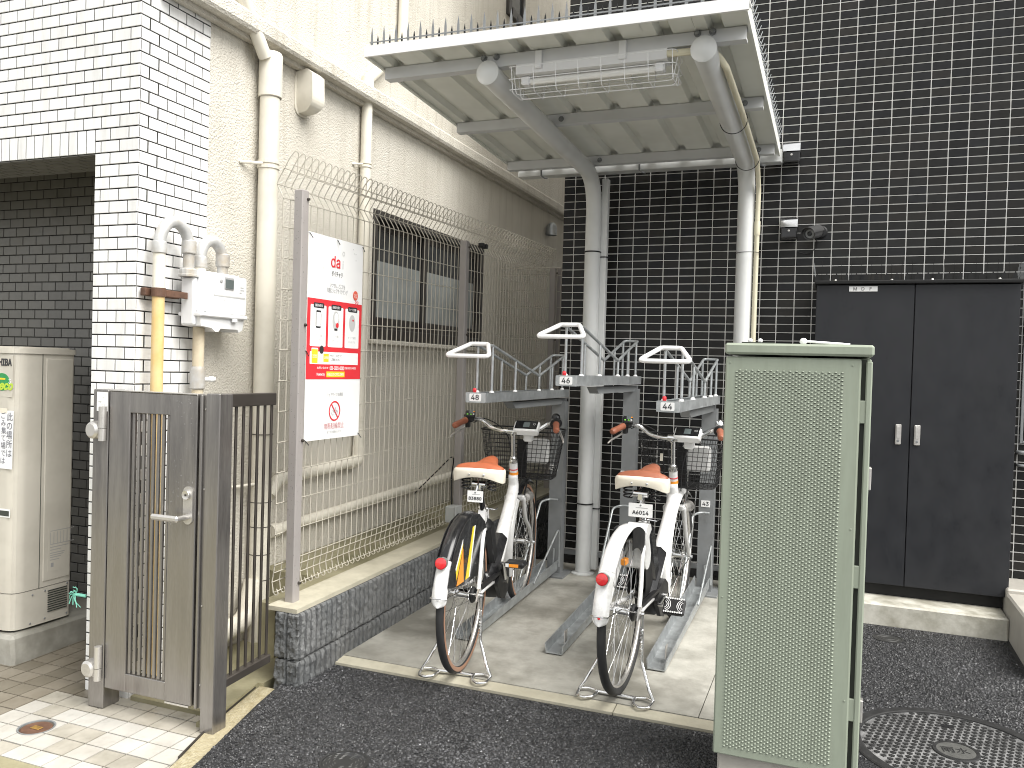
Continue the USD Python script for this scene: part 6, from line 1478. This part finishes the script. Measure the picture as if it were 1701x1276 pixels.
# lower white part
ptext('シェアサイクル専用', 0.014, 0.236, 0.198, 1, M_PRINT_GREY, width=0.130)
po.add('no_parking_ring', prism(ellipse(0.236, 0.128, 0.047, 0.047, 36), 0.0003, up(0, 0) + (0.0016, 0, 0), Y, Z, [ellipse(0.236, 0.128, 0.040, 0.040, 36)[::-1]]), M_PRINT_RED)
po.add('no_parking_bar', prism([(0.206, 0.159), (0.211, 0.163), (0.267, 0.097), (0.262, 0.093)][::-1], 0.0003, up(0, 0) + (0.0020, 0, 0), Y, Z), M_PRINT_RED)
for a in (0.222, 0.252): po.add('bicycle_symbol', torus(up(a, 0.120) + (0.0014, 0, 0), X, 0.0105, 0.0011, 18, 4), M_PRINT_GREY)
po.add('bicycle_symbol', tube([up(0.222, 0.120) + (.0014, 0, 0), up(0.231, 0.137) + (.0014, 0, 0), up(0.247, 0.139) + (.0014, 0, 0), up(0.252, 0.120) + (.0014, 0, 0)], 0.0011, 4), M_PRINT_GREY)
po.add('bicycle_symbol', tube([up(0.231, 0.137) + (.0014, 0, 0), up(0.238, 0.120) + (.0014, 0, 0), up(0.247, 0.139) + (.0014, 0, 0), up(0.245, 0.147) + (.0014, 0, 0)], 0.0011, 4), M_PRINT_GREY)
ptext('無断駐輪禁止', 0.023, 0.236, 0.048, 1, M('faded_red_print', (0.62, 0.33, 0.34), 0.5), width=0.165)
ptext('見つけ次第撤去します', 0.010, 0.236, 0.026, 1, M_PRINT_PALE, width=0.115)
for a, b in ((0.006, PH - 0.006), (0.226, PH - 0.006), (PW - 0.006, PH - 0.008), (0.004, 0.005), (PW - 0.008, 0.010), (0.0, 0.40)):
    p0 = up(a, b); po.add('cable_tie', tube([p0 + (-0.028, 0.004, 0.008), p0 + (0.003, 0, 0.0), p0 + (0.012, rng.uniform(-.01, .02), -0.022)], 0.0021, 5), M_BLACK)

# ================================================================== SMALL THINGS ON THE BLACK WALL
for z, lab in ((2.620, 'glossy black square wall lamp beside the shelter roof, the upper of two'), (2.170, 'glossy black square wall lamp next to the security camera, the lower of two')):
    wl = Thing('wall_lamp', lab, 'lamp', (-0.54, 0, z), 'square wall lamps on the black tiled wall')
    wl.add('lamp_body', box((-0.586, -0.092, z - 0.062), (-0.494, -0.0035, z + 0.001), 0.004), M_BLACK_GLOSS)
    wl.add('front_lens', box((-0.580, -0.0945, z - 0.056), (-0.500, -0.0925, z - 0.004), 0.001), M_BLACK_GLOSS)
    wl.add('top_cap', prism([(-0.004, 0.0), (-0.097, 0.0), (-0.096, 0.022), (-0.086, 0.044), (-0.068, 0.058), (-0.045, 0.064), (-0.004, 0.066)][::-1], 0.098, (-0.589, 0, z + 0.002), Y, Z), M_CHROME, smooth=40)
    wl.add('sensor', lathe([(0, .004), (.006, .003), (.007, 0)], 10, (-0.540, -0.095, z - 0.02), -Y), M_ALU)
cc = Thing('security_camera', 'black bullet security camera on the black tiled wall', 'camera', (-0.40, 0, 2.15))
cd = np.array([-0.30, -0.88, -0.22]); cd /= np.linalg.norm(cd); c0 = np.array([-0.415, -0.165, 2.118])
cc.add('camera_body', lathe([(0.0, 0.012), (0.026, 0.012), (0.029, 0.02), (0.035, 0.022), (0.035, -0.10), (0.028, -0.115), (0, -0.118)], 22, c0, cd), M_CAM, smooth=35)
cc.add('lens_ring', lathe([(0.015, 0.0145), (0.025, 0.0145), (0.026, 0.0125), (0.015, 0.0125)], 22, c0, cd), M_GALV_DK)
cc.add('lens', lathe([(0, 0.0165), (0.008, 0.0155), (0.014, 0.0125)], 18, c0, cd), M_DARKGLASS, smooth=True)
sh_u = np.cross(cd, Z); sh_u /= np.linalg.norm(sh_u); sh_w = np.cross(sh_u, cd)
t = np.linspace(0.15, math.pi - 0.15, 14); V = []
for r in (0.0385, 0.041):
    for d_ in (0.05, -0.115):
        for a in t: V.append(c0 + cd * d_ + r * (math.cos(a) * sh_u + math.sin(a) * sh_w))
V = np.array(V); F = []
for p0, p1 in ((0, 14), (42, 28)):
    for i in range(13): F += [[p0 + i, p1 + i, p1 + i + 1], [p0 + i, p1 + i + 1, p0 + i + 1]]
for p0, p1 in ((0, 28), (14, 42)):
    for i in range(13): F += [[p0 + i, p0 + i + 1, p1 + i + 1], [p0 + i, p1 + i + 1, p1 + i]]
cc.add('sun_shield', (V, np.array(F)), M_CAM, smooth=30)
cc.add('mount_arm', tube(bend_path([c0 - cd * 0.08, c0 - cd * 0.11 + (0.02, 0.02, 0.0), (-0.365, -0.004, 2.150)], 0.02), 0.013, 10), M_BLACK, smooth=True)
cc.add('mount_plate', lathe([(0, 0.014), (0.03, 0.013), (0.038, 0.004), (0.038, 0)], 20, (-0.362, -0.0035, 2.150), -Y), M_BLACK, smooth=35)
cc.add('camera_cable', tube(smooth_path([c0 - cd * 0.10 + (0.0, 0, -0.03), (-0.385, -0.04, 2.06), (-0.43, -0.02, 2.022), (-0.49, -0.006, 2.035)], 6), 0.0028, 6), M_BLACK, smooth=True)
dd = Thing('black_side_door', 'black metal door with a grey handle at the right end of the black tiled wall', 'door', (1.1, 0, 0.21))
dd.add('door_leaf', box((0.722, -0.012, 0.97), (1.75, -0.0035, 2.35)), M_MDF_EDGE)
dd.add('frame_strip', cat_([box((0.706, -0.016, 0.955), (0.7205, -0.0035, 1.86), 0.002)]), M_GALV_DK)
dd.add('frame_strip', box((0.7215, -0.016, 0.955), (1.75, -0.0125, 0.969), 0.002), M_GALV_DK)
dd.add('handle_rail', tube(bend_path([(0.70, -0.0035, 0.905), (0.70, -0.05, 0.905), (1.4, -0.05, 0.905)], 0.02), 0.012, 8), M_GALV_DK, smooth=True)
dd.add('handle_rail', tube(bend_path([(0.70, -0.0035, 0.835), (0.70, -0.05, 0.835), (1.4, -0.05, 0.82)], 0.02), 0.008, 8), M_GALV_DK, smooth=True)

# ================================================================== JUNCTION BOX, COVERS, MANHOLES
jb = Thing('junction_box', 'grey plastic junction box fixed to the second fence post above the block wall', 'junction box', (-2.45, -0.68, 0.4))
jb.add('box_body', box((-2.440, -0.735, 0.335), (-2.375, -0.645, 0.435), 0.006), M_JBOX)
jb.add('box_lid', box((-2.374, -0.738, 0.332), (-2.366, -0.642, 0.438), 0.004), M_JBOX)
jb.add('cable', tube(smooth_path([(-2.43, -0.66, 0.435), (-2.45, -0.63, 0.60), (-2.46, -0.60, 0.72), (-2.60, -0.52, 0.62), (-2.88, -0.3, 0.42)], 6), 0.0045, 6), M_BLACK, smooth=True)
dr = Thing('floor_drain', 'small rusty round drain cover with a worn brass middle in the tiled forecourt', 'drain cover', (drain_c[0], drain_c[1], -0.12))
zd = fz(0, drain_c[1])
dr.add('collar', lathe([(0.060, -0.01), (0.060, 0.001), (0.066, 0.002), (0.066, -0.01)], 32, (drain_c[0], drain_c[1], zd)), M_GALV_DK)
dr.add('cover', lathe([(0, -0.003), (0.045, -0.003), (0.052, -0.001), (0.056, -0.004), (0.0595, -0.006), (0.0595, -0.02)], 32, (drain_c[0], drain_c[1], zd)), M_RUST)
dr.add('middle_plate', box((drain_c[0] - 0.020, drain_c[1] - 0.012, zd - 0.002), (drain_c[0] + 0.022, drain_c[1] + 0.012, zd + 0.0005), 0.001), M_BRASS)
def cover(lab, cx, cy, r, name='round_cover'):
    z = az(cx, cy) + 0.001
    t = Thing(name, lab, 'manhole cover', (cx, cy, z), 'small round covers in the asphalt')
    t.add('rim', lathe([(r * 0.90, -0.02), (r * 0.90, 0.002), (r * 1.0, 0.002), (r * 1.02, -0.01)], 40, (cx, cy, z)), M_IRON)
    t.add('lid', lathe([(0, 0.0), (r * 0.885, 0.0), (r * 0.885, -0.02)], 40, (cx, cy, z)), M_IRON)
    return t, z
t, z = cover('small ringed iron cover in the asphalt at the bottom edge', -1.772, -2.862, 0.086)
for k, rr in enumerate((0.070, 0.060, 0.050, 0.040, 0.031, 0.022)):
    nseg = int(rr / 0.0052)
    for i in range(nseg):
        if rr < 0.03: continue
        a = 2 * math.pi * (i + 0.5 * (k % 2)) / nseg
        m = torus((0, 0, 0), Z, rr, 0.0014, 5, 4, a - 0.22 / (rr / 0.03) , a + 0.22 / (rr / 0.03), u=X)
        t.add('lid_rib', xf(m, None, (-1.772, -2.862, z + 0.0006)), M_PLATE)
t, z = cover('plain iron cover half out of the picture beside the small ringed one', -1.415, -2.862, 0.102)
t, z = cover('faint round asphalt coloured cover near the black cabinet', 0.045, -0.655, 0.073)
for rr in (0.05, 0.03): t.add('lid_rib', torus((0.045, -0.655, z + 0.0005), Z, rr, 0.0012, 30, 4), M_PLATE)
mh = Thing('manhole_cover', 'large round manhole cover with a grid of dark studs in front of the black cabinet', 'manhole cover', (0.205, -1.885, -0.06))
MCx, MCy, MR = 0.205, -1.885, 0.36
mz = az(MCx, MCy) + 0.002
def onslope(m):
    v, f = m; v = v.copy(); v[:, 2] += SLOPE * (v[:, 1] - MCy); return v, f
mh.add('rim', onslope(lathe([(MR * 0.885, -0.03), (MR * 0.885, 0.001), (MR * 0.90, 0.003), (MR * 0.985, 0.003), (MR, 0.0), (MR, -0.03)], 72, (MCx, MCy, mz))), M_IRON)
mh.add('lid', onslope(lathe([(0, -0.002), (MR * 0.875, -0.002), (MR * 0.875, -0.03)], 72, (MCx, MCy, mz))), M_IRON_WORN)
pst = []
pitch = 0.029
ca_, sa_ = math.cos(0.30), math.sin(0.30)
for i in range(-13, 14):
    for j in range(-13, 14):
        a, b = (i + 0.5 * (j % 2)) * pitch, j * pitch * 0.866
        x, y = MCx + a * ca_ - b * sa_, MCy + a * sa_ + b * ca_
        d2 = math.hypot(x - MCx, y - MCy)
        if d2 > MR * 0.85: continue
        if ((x - PLX[0]) / 0.082) ** 2 + ((y - PLX[1]) / 0.082) ** 2 < 1 if (PLX := (0.213, -1.897)) else False: continue
        pst.append((x, y))
pst.sort(key=lambda p: p[1])
studs = []
for x, y in pst:
    P5 = []
    for k in range(12):
        aa = k * math.pi / 6; rr = 0.0122 if k % 4 == 0 else (0.0085 if k % 2 else 0.0108)
        P5.append((rr * math.cos(aa + 0.5), rr * math.sin(aa + 0.5)))
    V = np.array([(x + p[0], y + p[1], mz + h) for h in (-0.002, 0.0006) for p in P5] + [(x, y, mz + 0.0008)]); n = 12; F = []
    for i in range(n): q = (i + 1) % n; F += [[i, q, n + q], [i, n + q, n + i], [n + i, n + q, 2 * n]]
    V[:, 2] += SLOPE * (V[:, 1] - MCy); studs.append((V, np.array(F)))
for k, m in enumerate(studs[:299]): mh.add('stud', m, M_IRON)
if len(studs) > 299: mh.add('far_studs', cat_(studs[299:]), M_IRON, kind='stuff')
mh.add('centre_ring', onslope(lathe([(0.066, -0.002), (0.066, 0.003), (0.078, 0.003), (0.080, -0.002)], 40, (0.213, -1.897, mz))), M_IRON)
cp_ = mh.add('centre_plate', onslope(lathe([(0, 0.0015), (0.066, 0.0015)], 40, (0.213, -1.897, mz))), M_PLATE)
for s, a in (('雨水', 0.0),): mh.add('plate_lettering', onslope(xf(place_text(s, 0.036, (0, 0, 0), np.array([math.cos(.15), math.sin(.15), 0]), np.array([-math.sin(.15), math.cos(.15), 0]), True, depth=0.0012), None, (0.213, -1.912, mz + 0.0016))), M_IRON, parent=cp_)
mh.add('lifting_slot', onslope(box((0.205 - 0.02, -1.69, mz - 0.001), (0.205 + 0.025, -1.665, mz + 0.001))), M_BLACK)
